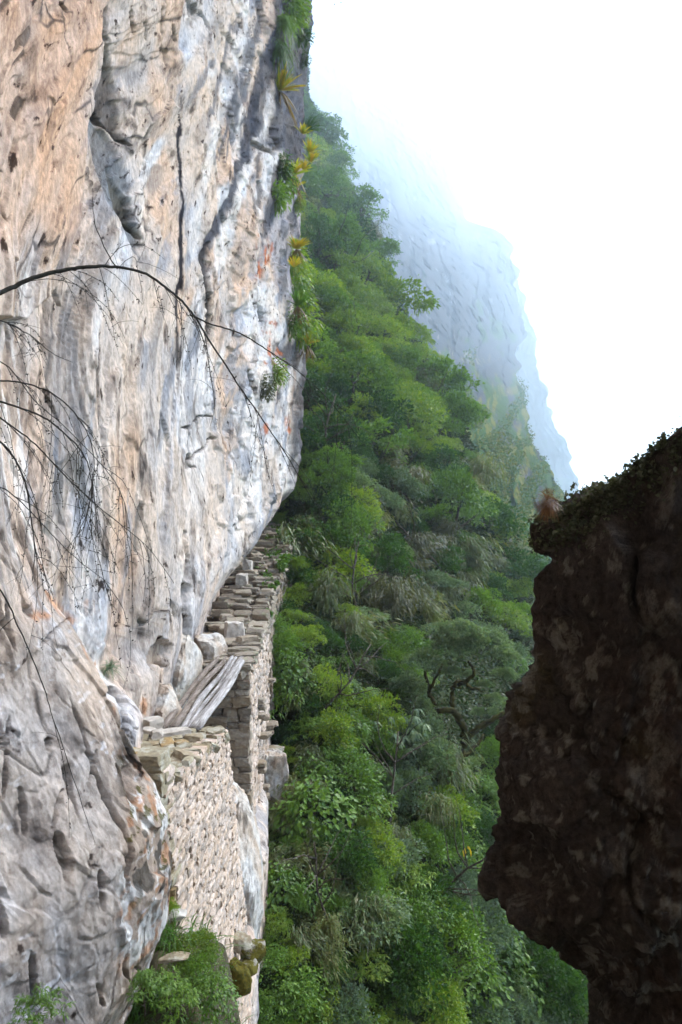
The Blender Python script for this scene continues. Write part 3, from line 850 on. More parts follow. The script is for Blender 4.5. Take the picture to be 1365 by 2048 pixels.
# ------------------------------------------------------------------ log bridge
def tube(pts, radii, n=10, squash=1.0, seed=0, lump=0.0, cap=True):
    pts = np.asarray(pts, float); m = len(pts); rng = np.random.default_rng(seed)
    ph = rng.uniform(0, 6.28, 4)
    V = np.zeros((m, n, 3))
    up = np.array((0, 0, 1.0))
    for i in range(m):
        t = pts[min(i + 1, m - 1)] - pts[max(i - 1, 0)]
        t = t / (np.linalg.norm(t) + 1e-9)
        ref = up if abs(t[2]) < .95 else np.array((1.0, 0, 0))
        s = np.cross(t, ref); s /= np.linalg.norm(s)
        w = np.cross(s, t)
        for k in range(n):
            a = 2 * math.pi * k / n
            q = 1 + lump * (math.sin(3 * a + ph[0] + i * .15) + .7 * math.sin(5 * a + ph[1] - i * .1) + .4 * math.sin(2 * a + ph[2] + i * .5))
            V[i, k] = pts[i] + radii[i] * q * (s * math.cos(a) + w * math.sin(a) * squash)
    V = V.reshape(-1, 3); Fq = grid_faces(m, n, True)
    if cap:
        c0 = len(V); V = np.vstack([V, pts[0], pts[-1]])
        ex = []
        for k in range(n):
            k2 = (k + 1) % n
            ex.append([c0, k2, k, k]); ex.append([c0 + 1, (m - 1) * n + k, (m - 1) * n + k2, (m - 1) * n + k2])
        return V, Fq, np.array([[a, b, c] for a, b, c, _ in ex])
    return V, Fq, None

def tube_mesh(name, segs, smooth=True):
    """segs: list of (V, quads, tris)"""
    V = []; Q = []; off = 0
    for v, q, t in segs:
        V.append(v)
        Q.append(np.hstack([q[:, [0, 1, 2]], ]) + off); Q.append(q[:, [0, 2, 3]] + off)
        if t is not None: Q.append(t + off)
        off += len(v)
    return mesh_np(name, np.concatenate(V), np.concatenate(Q), smooth)

logs = [  # near end (u, v), far end (u, v), near radius, far radius, sag, squash, colour, label
    ((324, 1462), (437, 1336), .050, .054, .10, 1.0, 'log_dark', 'curved brown log of the bridge lying closest to the cliff face'),
    ((343, 1464), (451, 1338), .056, .058, .08, 1.0, 'log_dark', 'brown log of the bridge lying second from the cliff'),
    ((361, 1466), (464, 1337), .050, .054, .07, .9, 'log', 'cracked grey log in the middle of the bridge'),
    ((375, 1466), (473, 1335), .036, .040, .05, .9, 'log', 'thin grey log tucked against the wide outermost plank of the bridge'),
    ((392, 1468), (486, 1333), .095, .10, .02, .5, 'log', 'wide flat silver-grey plank on the outer, valley side of the bridge'),
]
YN, YFAR = 9.95, 14.75
for k, (a, b, r0, r1, sag, sq, mt, lab) in enumerate(logs):
    p0 = at(a[0], a[1], YN); p1 = at(b[0], b[1], YFAR)
    p0[2] = -3.18; p1[2] = -3.16
    pts = []; rr = []
    for i in range(25):
        t_ = i / 24
        p = p0 * (1 - t_) + p1 * t_
        bow = math.sin(math.pi * t_)
        p = p + np.array((-.05 * bow * (4 - k) * .6 + .02 * math.sin(7 * t_ + k), 0, -sag * bow + .015 * math.sin(9 * t_ + 2 * k)))
        pts.append(p); rr.append((r0 * (1 - t_) + r1 * t_) * (1 + .05 * math.sin(11 * t_ + k * 2)))
    org = (p0 + p1) / 2
    v, q, t_ = tube(np.array(pts) - org, rr, 16, sq, 100 + k, .07)
    o = link('log', tube_mesh('log', [(v, q, t_)]), M[mt]); o.location = org
    tag(o, lab, 'log', 'logs of the bridge')

# loose stones by the near end of the logs and along the ledge
loose = [
    (352, 1487, 9.4, (.20, .13, .10), .5, 'white_stone', 'largest pale broken block lying at the near end of the logs'),
    (315, 1492, 9.2, (.08, .12, .13), .3, 'white_stone', 'upright pale stone wedged next to the largest broken block by the logs'),
    (296, 1478, 9.4, (.12, .11, .07), -.3, 'white_stone', 'small pinkish stone between the cliff and the upright pale stone'),
    (314, 1518, 8.9, (.15, .10, .06), .2, 'white_stone', 'flat pale stone lying in front of the upright pale stone'),
    (305, 1460, 9.8, (.14, .12, .09), .9, 'white_stone', 'rounded stone beside the ends of the dark logs at the cliff foot'),
    (338, 1508, 9.0, (.11, .10, .05), -.5, 'wall_lichen', 'flat lichen-spotted stone below the largest broken block'),
    (470, 1268, 17.0, (.24, .22, .34), .2, 'white_stone', 'bulky brownish boulder on the steps beyond the bridge against the cliff'),
    (484, 1170, 22.6, (.20, .22, .40), .1, 'white_stone', 'upright pointed stone standing at the cliff side of the upper steps'),
    (497, 1142, 23.6, (.16, .2, .42), -.1, 'white_stone', 'second upright stone just above the pointed one on the upper steps'),
]
for k, (u, v, Y, h, rz, mt, lab) in enumerate(loose):
    c = at(u, v, Y) + np.array((0, 0, .09 if Y < 10 else 0))
    V, Fq = stones([((0, 0, 0), h, rz, random.uniform(-.2, .2))], .09, False, 50 + k)
    o = link('loose_stone', mesh_np('loose_stone', V, Fq), M[mt]); o.location = c
    tag(o, lab, 'stone', 'loose stones on the ledge and steps')

# broken slab leaning on the cliff by the logs
def rock_blob(name, c, h, seed, mat, lump=.25, n=64, rz=0.0):
    """angular block: the space inside a set of random fracture planes, roughened"""
    rg = np.random.default_rng(seed)
    th = np.linspace(0, math.pi, n); ph = np.linspace(0, 2 * math.pi, 2 * n, endpoint=False)
    T, P = np.meshgrid(th, ph, indexing='ij')
    d = np.stack([np.sin(T) * np.cos(P), np.sin(T) * np.sin(P), np.cos(T)], -1)
    pn_ = rg.normal(0, 1, (15, 3)); pn_ /= np.linalg.norm(pn_, axis=1, keepdims=True)
    pn_ = np.vstack([pn_, np.eye(3), -np.eye(3)]); off = np.concatenate([rg.uniform(.72, 1.05, 15), np.full(6, 1.0)])
    dots = d @ pn_.T
    r = np.where(dots > .05, off / np.maximum(dots, .05), 9).min(-1)
    q = d * r[..., None]
    nf = fbm(q[..., 0] * 2.2 + seed, q[..., 1] * 2.2, q[..., 2] * 2.2, 5, seed + 5)
    tq = nf * 5; st = (np.floor(tq) + sstep(.75, 1, tq - np.floor(tq))) / 5
    r = r * (1 + .07 * st + .02 * fbm(q[..., 0] * 9, q[..., 1] * 9, q[..., 2] * 9, 3, seed + 6))
    v = d * r[..., None] * np.array(h)
    cz, sz = math.cos(rz), math.sin(rz)
    v = np.stack([v[..., 0] * cz - v[..., 1] * sz, v[..., 0] * sz + v[..., 1] * cz, v[..., 2]], -1)
    g = fbm(v[..., 0] * 3, v[..., 1] * 3, v[..., 2] * 2, 4, seed + 9)
    col = np.zeros(v.shape, np.float32) + np.array((.47, .42, .37), np.float32)
    col = lerp3(col, (.40, .31, .24), sstep(.0, .5, g) * .8)
    col = lerp3(col, (.52, .50, .48), sstep(.1, .5, -g) * .8)
    col = lerp3(col, (.13, .115, .10), sstep(.3, .6, fbm(v[..., 0] * 5, v[..., 1] * 5, v[..., 2] * 5, 5, seed + 12)) * .6)
    o = link(name, mesh_np(name, v.reshape(-1, 3), grid_faces(n, 2 * n, True)[:, ::-1], False, col.reshape(-1, 3)), mat)
    o.location = c
    return o
for k, (u, v, Y, h, rz, lab) in enumerate([
        (372, 1345, 13.6, (.42, 1.0, .78), .12, 'large pale angular slab leaning on the cliff above the dark logs'),
        (435, 1310, 15.6, (.42, .8, .62), .1, 'squat pale block between the large angular slab and the steps'),
        (345, 1425, 11.2, (.35, .7, .45), .15, 'pale weathered block at the cliff foot under the large angular slab')]):
    tag(rock_blob('fallen_slab', at(u, v, Y) + np.array((-.14, 0, .0)), h, 61 + k, M['block'], rz=rz), lab, 'boulder', 'fallen slabs at the cliff foot')

# ------------------------------------------------------------------ dark rock outcrop on the valley side
oc_v = [700, 985, 1020, 1060, 1100, 1150, 1250, 1370, 1480, 1560, 1640, 1690, 1725, 1770, 1860, 1960, 2048, 2400, 3400]
oc_u = [1130, 1100, 1100, 1112, 1096, 1060, 1038, 1012, 990, 996, 986, 982, 1010, 1070, 1122, 1168, 1190, 1240, 1260]
YO = 3.3
def oc_left(z):
    v = 1024 - F * z / 3.55
    return (interp(v, oc_v, oc_u) - 682.5) / F * 3.55 + .03
YT_ = 2.75
def oc_top(x):
    u = 682.5 + F * x / YT_
    v = interp(u, [1000, 1092, 1180, 1262, 1330, 1365, 1450, 1700, 2400], [1000, 992, 945, 888, 842, 822, 760, 640, 520])
    return (1024 - v) / F * YT_ - .12 + .14 * np.clip((u - 1092) / 273.0, 0, 1.2)
nR, nW, nC = 520, 470, 60
w = np.linspace(0, 1, nW)
zn = -5.5 + w * (0.06 + 5.5)
a_ = np.concatenate([np.linspace(math.pi * .86, math.pi * 1.62, 400), np.linspace(math.pi * 1.62, math.pi * 2.86, 121)[1:-1]])
nR = len(a_)
xl = oc_left(zn)[:, None]; xr = 5.2
ca_, sa_ = np.cos(a_)[None, :], np.sin(a_)[None, :]
ex = .62
cx = (xl + xr) / 2
OX = cx + np.sign(ca_) * np.abs(ca_) ** ex * (xr - xl) / 2
OY = 3.4 + np.sign(sa_) * np.abs(sa_) ** ex * np.where(sa_ < 0, .68, 2.2) + 0 * OX
OX = OX + np.maximum(OY - 3.35, 0) * .32 * np.clip(1 - (OX - .6) / 3, 0, 1)
lift = sstep(.45, 1.0, w)[:, None]
OZ = zn[:, None] + lift * (oc_top(OX * YT_ / np.maximum(OY, YT_)) - 0.06)
OZ = OZ - .05 * lift
# cap rings
s_ = np.linspace(1, 0, nC)[1:][:, None]
cxx, cyy = 3.2, 4.2
KX = cxx + (OX[-1:] - cxx) * s_; KY = cyy + (OY[-1:] - cyy) * s_
KZ = oc_top(KX * YT_ / np.maximum(KY, YT_)) - .05 - .10 * (1 - s_ ** 2)
OX = np.vstack([OX, KX]); OY = np.vstack([OY, KY]); OZ = np.vstack([OZ, KZ])
# displacement along an approximate outward direction
nx = np.gradient(OY, axis=1) * np.gradient(OZ, axis=0) - np.gradient(OZ, axis=1) * np.gradient(OY, axis=0)
ny = np.gradient(OZ, axis=1) * np.gradient(OX, axis=0) - np.gradient(OX, axis=1) * np.gradient(OZ, axis=0)
nz = np.gradient(OX, axis=1) * np.gradient(OY, axis=0) - np.gradient(OY, axis=1) * np.gradient(OX, axis=0)
ln = np.sqrt(nx ** 2 + ny ** 2 + nz ** 2) + 1e-9
nx, ny, nz = nx / ln, ny / ln, nz / ln
o1 = fbm(OX * .9, OY * .9, OZ * .9, 4, 80)
o2 = fbm(OX * 3.2, OY * 3.2, OZ * 3.2, 4, 81)
o3 = fbm(OX * 11, OY * 11, OZ * 8, 4, 82)
tt = fbm(OX * 1.1 + 4, OY * 1.1, OZ * 1.6, 4, 83) * 4
pl = np.floor(tt) + sstep(.7, 1, tt - np.floor(tt))
oc = np.abs(fbm(OX * 1.5, OY * 1.5, OZ * 1.5 + 9, 4, 84))
ocr = 1 - sstep(.0, .03, oc)
o5 = fbm(OX * 30, OY * 30, OZ * 30, 3, 87)
sarc = OX - .8 * OY
fo1, eo1 = facets(sarc / .55 + .3 * o1, OZ / .7 + .3 * o2, 401)
fo2, eo2 = facets(sarc / .17 + .3 * o2, OZ / .22 + .2 * o1, 411)
fo3, eo3 = facets(sarc / .055, OZ / .07, 421)
dd = .09 * fo1 + .030 * fo2 + .010 * fo3 + .06 * o1 + .02 * o2 + .026 * o3 + .030 * pl - .03 * ocr * sstep(0, .4, fbm(OX * 1.4, OY * 1.4, OZ * 1.1, 5, 85)) + .009 * o5
dd = dd * np.concatenate([np.ones(nW), np.full(len(OX) - nW, .5)])[:, None]
OX, OY, OZ = OX + nx * dd, OY + ny * dd, OZ + nz * dd
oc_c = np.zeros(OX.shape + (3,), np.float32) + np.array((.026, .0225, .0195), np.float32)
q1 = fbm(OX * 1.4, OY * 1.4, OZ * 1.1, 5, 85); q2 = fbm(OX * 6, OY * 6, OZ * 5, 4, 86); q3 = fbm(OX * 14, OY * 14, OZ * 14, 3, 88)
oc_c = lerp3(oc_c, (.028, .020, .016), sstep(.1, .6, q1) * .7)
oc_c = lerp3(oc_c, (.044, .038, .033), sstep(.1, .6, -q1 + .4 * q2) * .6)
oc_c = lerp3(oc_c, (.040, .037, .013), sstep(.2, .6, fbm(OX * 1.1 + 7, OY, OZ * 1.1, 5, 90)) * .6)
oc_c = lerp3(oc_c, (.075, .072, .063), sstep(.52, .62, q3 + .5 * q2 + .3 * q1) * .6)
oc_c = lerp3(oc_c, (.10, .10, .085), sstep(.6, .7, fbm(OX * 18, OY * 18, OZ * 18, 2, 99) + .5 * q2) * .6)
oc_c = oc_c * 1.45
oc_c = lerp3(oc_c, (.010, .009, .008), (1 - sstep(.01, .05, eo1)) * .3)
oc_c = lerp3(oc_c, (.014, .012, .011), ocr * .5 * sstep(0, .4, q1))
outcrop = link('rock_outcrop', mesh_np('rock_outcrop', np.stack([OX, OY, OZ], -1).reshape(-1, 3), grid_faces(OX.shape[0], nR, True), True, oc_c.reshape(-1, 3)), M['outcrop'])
tag(outcrop, 'huge dark shaded rock outcrop rising beside the trail on the valley side', 'rock')

# ------------------------------------------------------------------ ground pieces
def bumpy_patch(name, xr_, yr_, zf, mat, n=70, amp=.12, seed=1):
    xs = np.linspace(*xr_, n); ys = np.linspace(*yr_, n)
    X, Y = np.meshgrid(xs, ys, indexing='xy')
    Z = zf(X, Y) + amp * fbm(X * 1.3, Y * 1.3, o=4, seed=seed)
    return link(name, mesh_np(name, np.stack([X, Y, Z], -1).reshape(-1, 3), grid_faces(n, n), True), mat)
def ledge_z(X, Y):
    return -4.22 - .75 * np.abs(X + 1.75) ** 1.4 * np.where(X > -1.75, 1.0, .5) - 6 * np.maximum(X + 1.3, 0) ** 1.2 - .28 * np.maximum(6.6 - Y, 0) - .5 * np.maximum(Y - 7.0, 0)
ledge = bumpy_patch('ground', (-3.2, -.7), (3.8, 7.6), ledge_z, M['soil'], 90, .12, 5)
tag(ledge, 'grassy earth ledge below the near end of the pale stone wall', 'ground', kind='structure')
trail = bumpy_patch('trail', (-3.2, 3.0), (-6.0, 1.1), lambda X, Y: -1.62 + 0 * X - 2.5 * sstep(.7, 1.1, Y), M['soil'], 60, .05, 6)
tag(trail, 'earth trail the photograph was taken from', 'path', kind='structure')
n = 60
X, Y = np.meshgrid(np.linspace(-1090, 1690, n), np.linspace(-1090, 2990, n), indexing='xy')
Z = -330 + 12 * fbm(X / 200, Y / 200, o=3, seed=8)
tag(link('valley', mesh_np('valley', np.stack([X, Y, Z], -1).reshape(-1, 3), grid_faces(n, n), True), M['valley']), 'deep valley floor far below in the mist', 'ground', kind='structure')

# ------------------------------------------------------------------ forested slope (real distances from control points)
SL = TPS([(u, v, math.log(Y)) for u, v, Y in [
    (430, 2048, 11.5), (500, 2048, 12.5), (700, 2048, 14), (900, 2048, 17), (1150, 2048, 21), (1320, 2048, 25),
    (430, 1800, 15), (520, 1800, 14.5), (560, 1600, 17.5), (480, 1600, 20), (700, 1500, 20), (900, 1500, 25), (1100, 1500, 33), (800, 1800, 17),
    (480, 1300, 24), (560, 1300, 21), (700, 1300, 24), (900, 1300, 31), (1060, 1300, 40),
    (520, 1060, 34), (590, 1050, 29), (700, 1100, 31), (850, 1100, 38), (1000, 1100, 50), (1060, 1100, 58),
    (540, 850, 42), (600, 850, 38), (750, 850, 44), (900, 850, 60), (960, 850, 72), (540, 650, 52),
    (600, 650, 50), (720, 650, 62), (850, 700, 82), (560, 450, 75), (610, 450, 78), (700, 450, 112), (770, 480, 140),
    (560, 250, 140), (605, 250, 150), (660, 300, 210), (560, 120, 230), (620, 150, 280), (520, 2400, 9.5), (900, 2400, 12), (1300, 2400, 16)]])
sil_v = [60, 190, 270, 370, 480, 590, 660, 720, 790, 850, 960, 1040, 1110, 1200, 1500, 2048, 2400]
sil_u = [590, 612, 648, 692, 755, 785, 825, 856, 896, 928, 970, 1004, 1040, 1085, 1200, 1350, 1450]
def slope_Y(u, v): return np.exp(SL(u, v))
def slope_pt(u, v):
    Y = slope_Y(np.asarray(u, float), np.asarray(v, float))
    return np.stack([(u - 682.5) / F * Y, Y, -(v - 1024) / F * Y], -1)
nv, ns = 240, 140
vv = np.linspace(60, 2400, nv)
ul = interp(vv, [60, 1000, 1400, 2400], [500, 460, 420, 400]); ur = interp(vv, sil_v, sil_u)
s = np.linspace(0, 1, ns)
UU = ul[:, None] + (ur - ul)[:, None] * s[None, :]
VV = np.broadcast_to(vv[:, None], UU.shape)
SP = slope_pt(UU, VV)
# rounded shoulder beyond the crest: the slope turns away from view and drops off behind
rim = SP[:, -1]
back = []
for k in (0.05, .15, .35, .8):
    q = rim.copy(); q[:, 1] *= 1 + k; q[:, 0] += rim[:, 1] * k * (rim[:, 0] / rim[:, 1]) - rim[:, 1] * (k ** 1.3) * .55; q[:, 2] -= rim[:, 1] * k * .12
    back.append(q)
SP = np.concatenate([SP, np.stack(back, 1)], 1)
slope = link('hillside', mesh_np('hillside', SP.reshape(-1, 3), grid_faces(SP.shape[0], SP.shape[1])[:, ::-1], True), M['slope'])
tag(slope, 'steep mountainside falling to the valley, covered in cloud forest', 'hillside', kind='structure')
g0 = np.gradient(SP[:, :ns], axis=0); g1 = np.gradient(SP[:, :ns], axis=1)
SN = np.cross(g0, g1); SN /= np.linalg.norm(SN, axis=-1, keepdims=True) + 1e-9
if SN[nv // 2, ns // 2][1] > 0: SN = -SN
def slope_n(u, v):
    i = np.clip(np.interp(v, vv, np.arange(nv)).round().astype(int), 0, nv - 1)
    a = np.interp(v, vv, ul); b = np.interp(v, vv, ur)
    j = np.clip(((u - a) / (b - a) * (ns - 1)).round().astype(int), 0, ns - 1)
    return SN[i, j]

# ------------------------------------------------------------------ far mist-veiled cliffs
def far_sheet(name, ctrl, vlo, vhi, lv, lu, rv, ru, nv, ns, seed, label, veg):
    T = TPS([(u, v, math.log(Y)) for u, v, Y in ctrl])
    vv = np.linspace(vlo, vhi, nv)
    ul = interp(vv, lv, lu); ur = interp(vv, rv, ru)
    ur = ur + 9 * fbm(vv / 26.0, vv * 0, o=5, seed=seed)
    s = np.linspace(0, 1, ns)
    U = ul[:, None] + (ur - ul)[:, None] * s[None, :]; V = np.broadcast_to(vv[:, None], U.shape)
    Y = np.exp(T(U, V))
    hh0 = U - .16 * V + 8 * fbm(U / 40, V / 50, None, 4, seed + 13)
    # gullies and ribs running down the face
    P = np.stack([(U - 682.5) / F * Y, Y, -(V - 1024) / F * Y], -1)
    fq, _ = facets(hh0 / 26, V / 60, seed + 31)
    rl = fbm(hh0 / 36, V / 130, None, 5, seed + 21) * .06 + .035 * fq + .5 * fbm(P[..., 0] / 28 + P[..., 2] / 70, P[..., 1] / 40, P[..., 2] / 90, 5, seed) * .03 + fbm(P[..., 0] / 7, P[..., 1] / 10, P[..., 2] / 25, 4, seed + 3) * .010
    Y = Y * (1 + rl)
    P = np.stack([(U - 682.5) / F * Y, Y, -(V - 1024) / F * Y], -1)
    hh = U - .16 * V + 16 * fbm(U / 50, V / 70, None, 5, seed + 11)
    st1 = fbm(hh / 40, V / 75, None, 6, seed + 5, .6)
    st2 = fbm(hh / 11, V / 30, None, 6, seed + 6, .62)
    gv = fbm(U / 30 - V / 90, V / 60, None, 6, seed + 7, .6)
    col = np.zeros(P.shape, np.float32) + np.array((.07, .072, .08), np.float32)
    col = lerp3(col, (.055, .065, .075), sstep(0, .5, st1) * .8)
    col = lerp3(col, (.28, .28, .30), sstep(.6, .95, st2 + .25 * st1) * .5)
    vg = veg(U, V)
    col = lerp3(col, (.045, .085, .025), np.clip(sstep(-.15, .25, gv + vg), 0, 1) * .9)
    col = lerp3(col, (.17, .14, .03), np.clip(sstep(.1, .5, st2 + vg * .5 - .2) * np.clip(vg + .5, 0, 1), 0, 1) * .6)
    rim = P[:, -1]; back = []
    for k in (.03, .1, .3, .8):
        q = rim.copy(); q[:, 1] *= 1 + k; q[:, 0] += rim[:, 0] * k - rim[:, 1] * k ** 1.2 * .6
        back.append(q)
    P = np.concatenate([P, np.stack(back, 1)], 1)
    col = np.concatenate([col, np.repeat(col[:, -1:], 4, 1)], 1)
    o = link(name, mesh_np(name, P.reshape(-1, 3), grid_faces(P.shape[0], P.shape[1])[:, ::-1], True, col.reshape(-1, 3)), M['far_rock'])
    tag(o, label, 'mountain', kind='structure')
    def surf(u, v):
        i = np.interp(v, vv, np.arange(nv)); i0 = np.clip(np.round(i).astype(int), 0, nv - 1)
        j0 = np.clip(np.round((u - ul[i0]) / (ur[i0] - ul[i0]) * (ns - 1)).astype(int), 0, ns - 1)
        return P[i0, j0]
    return surf, ur
FT, _ = far_sheet('mountain', [
    (560, 100, 2000), (640, 50, 2300), (700, 250, 1600), (850, 300, 1850), (985, 350, 2000), (800, -50, 2600), (600, 300, 1000), (930, 430, 1750),
    (770, 480, 620), (900, 500, 950), (1000, 460, 1450), (700, 480, 520), (1045, 650, 1050), (960, 600, 780), (850, 700, 330), (950, 700, 520),
    (1045, 800, 440), (930, 800, 150), (1000, 950, 115), (1060, 900, 180), (1080, 1000, 150), (1060, 1100, 100), (1000, 1050, 95), (950, 950, 92),
    (900, 1000, 90), (1150, 1150, 160), (1100, 1250, 120), (800, 900, 110)],
    -60, 1260, [-60, 300, 480, 700, 860, 1260], [560, 580, 680, 790, 890, 960],
    [-60, 50, 200, 350, 440, 458, 470, 490, 540, 582, 640, 664, 690, 720, 800, 850, 920, 990, 1060, 1260],
    [720, 775, 850, 905, 935, 985, 1004, 1016, 1036, 1030, 1046, 1052, 1044, 1034, 1046, 1056, 1088, 1128, 1146, 1190],
    420, 260, 200, 'bare grey mountain cliff fading up into the cloud beyond the forested slope',
    lambda U, V: np.clip((V - 720) / 200, -1.0, .5))
far_sheet('ridge', [(980, 600, 1500), (1050, 700, 1450), (1160, 980, 1300), (1000, 1000, 1200), (1200, 1150, 1250), (900, 400, 1600)],
    560, 1200, [560, 1200], [960, 980], [560, 640, 700, 800, 900, 980, 1080, 1200], [1040, 1060, 1072, 1100, 1132, 1160, 1180, 1200],
    120, 60, 230, 'faint blue mountain ridge almost lost in the mist', lambda U, V: np.clip((V - 1000) / 300, -1, .3))

# ------------------------------------------------------------------ foliage builders
def unit(a): return a / (np.linalg.norm(a, axis=-1, keepdims=True) + 1e-9)

def leaves(P, Dr, L, W, rng, droop=0.0, cup=.12, flat=.5):
    """one four-cornered leaf per point; Dr is the way it points"""
    n = len(P)
    Dr = unit(Dr)
    up = np.zeros((n, 3)); up[:, 2] = 1
    r = unit(rng.normal(0, 1, (n, 3)))
    s = unit(np.cross(Dr, up * flat + r * (1 - flat)))
    nn = np.cross(s, Dr)
    L = np.broadcast_to(np.asarray(L, float), (n,))[:, None]; W = np.broadcast_to(np.asarray(W, float), (n,))[:, None]
    mid = P + Dr * L * .42 + nn * L * cup
    tip = P + Dr * L; tip[:, 2] -= droop * L[:, 0]
    V = np.stack([P, mid + s * W / 2, tip, mid - s * W / 2], 1).reshape(-1, 3)
    return V, np.arange(4 * n).reshape(n, 4)

def blades(P, Dr, L, W, rng, droop=.5, seg=4):
    """long strap leaves / grass blades bending over"""
    n = len(P); Dr = unit(Dr); L = np.broadcast_to(np.asarray(L, float), (n,)); W = np.broadcast_to(np.asarray(W, float), (n,))
    side = unit(np.cross(Dr, np.array((0, 0, 1.0)) + rng.normal(0, .25, (n, 3))))
    rows = []
    for i in range(seg + 1):
        t = i / seg
        c = P + Dr * (L * t)[:, None]; c[:, 2] -= droop * L * t ** 2.2
        wv = (W * (1 - t ** 2.5) * (.55 + .9 * t * (1 - t)) + W * .04)[:, None]
        rows += [c - side * wv / 2, c + side * wv / 2]
    V = np.stack(rows, 1).reshape(-1, 3); m = 2 * (seg + 1); F_ = []
    for i in range(seg):
        a = np.arange(n) * m + 2 * i
        F_.append(np.stack([a, a + 1, a + 3, a + 2], -1))
    return V, np.concatenate(F_)

def sphere_pts(n, rng):
    return unit(rng.normal(0, 1, (n, 3)))

def crown_clumpy(seed, n=2600, clumps=26, leaf=.085, width=.42, spread=(1, 1, .8), csize=(.22, .42), droop=.25, hollow=.55, z0=.75):
    """leaf clumps at uneven distances round a centre, gaps between them"""
    rng = np.random.default_rng(seed); Ps, Ds = [], []
    cs = sphere_pts(clumps, rng); cs[:, 2] = np.abs(cs[:, 2]) * 1.0 - .38
    cs = cs * rng.uniform(.35, .82, (clumps, 1)) * np.array(spread)
    rad = rng.uniform(*csize, clumps); wt = rad ** 2 / (rad ** 2).sum()
    for c, r, k in zip(cs, rad, (wt * n).astype(int)):
        d = sphere_pts(k, rng); d[:, 2] = np.where(d[:, 2] < -.3, -d[:, 2], d[:, 2])
        q = c + d * r * rng.uniform(hollow, 1.0, (k, 1)) * np.array((1, 1, .8)) * (1 + .3 * rng.normal(0, 1, (k, 1)) * (rng.uniform(0, 1, (k, 1)) < .25))
        Ps.append(q); Ds.append(d + .5 * unit(c)[None] + rng.normal(0, .45, (k, 3)))
    P = np.concatenate(Ps); D_ = np.concatenate(Ds); P[:, 2] += z0
    L = leaf * rng.uniform(.6, 1.35, len(P))
    return leaves(P, D_, L, L * width, rng, droop)

def crown_bamboo(seed, stems=42, per=70, leaf=.15, width=.16):
    """arching feathery sprays with narrow hanging leaves"""
    rng = np.random.default_rng(seed); Ps, Ds = [], []
    for k in range(stems):
        a = rng.uniform(0, 2 * math.pi); out = rng.uniform(.25, 1.05); h = rng.uniform(.7, 1.7)
        t = rng.uniform(.25, 1, per)
        px = out * t ** 1.5; pz = h * (t * 1.7 - t ** 2.6 * 1.15)
        q = np.stack([px * math.cos(a), px * math.sin(a), pz], -1) + rng.normal(0, .045 + .05 * t[:, None], (per, 3))
        d = np.stack([np.full(per, math.cos(a)), np.full(per, math.sin(a)), -.9 * t], -1) + rng.normal(0, .55, (per, 3))
        Ps.append(q); Ds.append(d)
    P = np.concatenate(Ps); D_ = np.concatenate(Ds)
    L = leaf * rng.uniform(.6, 1.3, len(P))
    return leaves(P, D_, L, L * width, rng, .25, .04, .6)

def crown_whorl(seed, heads=46, per=14, leaf=.26, width=.26):
    """shoots that each carry a star of long pointed leaves"""
    rng = np.random.default_rng(seed); Ps, Ds = [], []
    cs = sphere_pts(heads, rng); cs[:, 2] = np.abs(cs[:, 2]) - .3
    cs = cs * rng.uniform(.35, 1.0, (heads, 1)) * np.array((1, 1, .85))
    for c in cs:
        a = rng.uniform(0, 2 * math.pi, per); e = rng.uniform(-.5, .7, per)
        d = np.stack([np.cos(a) * np.cos(e), np.sin(a) * np.cos(e), np.sin(e)], -1) + .25 * unit(c)
        Ps.append(c + d * .03 + np.outer(rng.uniform(-.12, .06, per), unit(c))); Ds.append(d)
    P = np.concatenate(Ps); P[:, 2] += .75; D_ = np.concatenate(Ds)
    L = leaf * rng.uniform(.6, 1.2, len(P))
    return leaves(P, D_, L, L * width, rng, .35, .08, .8)

def crown_broad(seed, n=420, leaf=.24, width=.72):
    """climbing tangle of big heart-shaped leaves hanging down"""
    rng = np.random.default_rng(seed)
    d = sphere_pts(n, rng); d[:, 2] = np.abs(d[:, 2]) * 1.0 - .25
    P = d * rng.uniform(.55, 1.05, (n, 1)) * np.array((1, 1, .95)) * (1 + .25 * fbm(d[:, 0] * 2 + seed, d[:, 1] * 2, d[:, 2] * 2, 3, seed))[:, None]
    P[:, 2] += .6
    D_ = d * .8 + np.array((0, 0, -.7)) + rng.normal(0, .35, (n, 3))
    L = leaf * rng.uniform(.5, 1.25, n)
    return leaves(P, D_, L, L * width, rng, .1, .06, .8)

def trunk_mesh(name, seed, h=.8, r=.05, limbs=4):
    rng = np.random.default_rng(seed); segs = []
    pts = [np.array((0, 0, -.35))]; d = np.array((0, 0, 1.0))
    for i in range(6):
        d = unit(d + rng.normal(0, .16, 3)); pts.append(pts[-1] + d * (h + .35) / 6)
    pts = np.array(pts)
    segs.append(tube(pts, np.linspace(r, r * .45, len(pts)), 7, 1, seed, .06))
    for k in range(limbs):
        i = rng.integers(2, len(pts) - 1); a = rng.uniform(0, 6.28)
        dd_ = np.array((math.cos(a), math.sin(a), rng.uniform(.4, 1.1))); lp = [pts[i]]
        for j in range(4):
            dd_ = unit(dd_ + rng.normal(0, .22, 3)); lp.append(lp[-1] + dd_ * h * .2)
        segs.append(tube(np.array(lp), np.linspace(r * .5, r * .12, 5), 5, 1, seed + k, .05))
    return tube_mesh(name, segs)

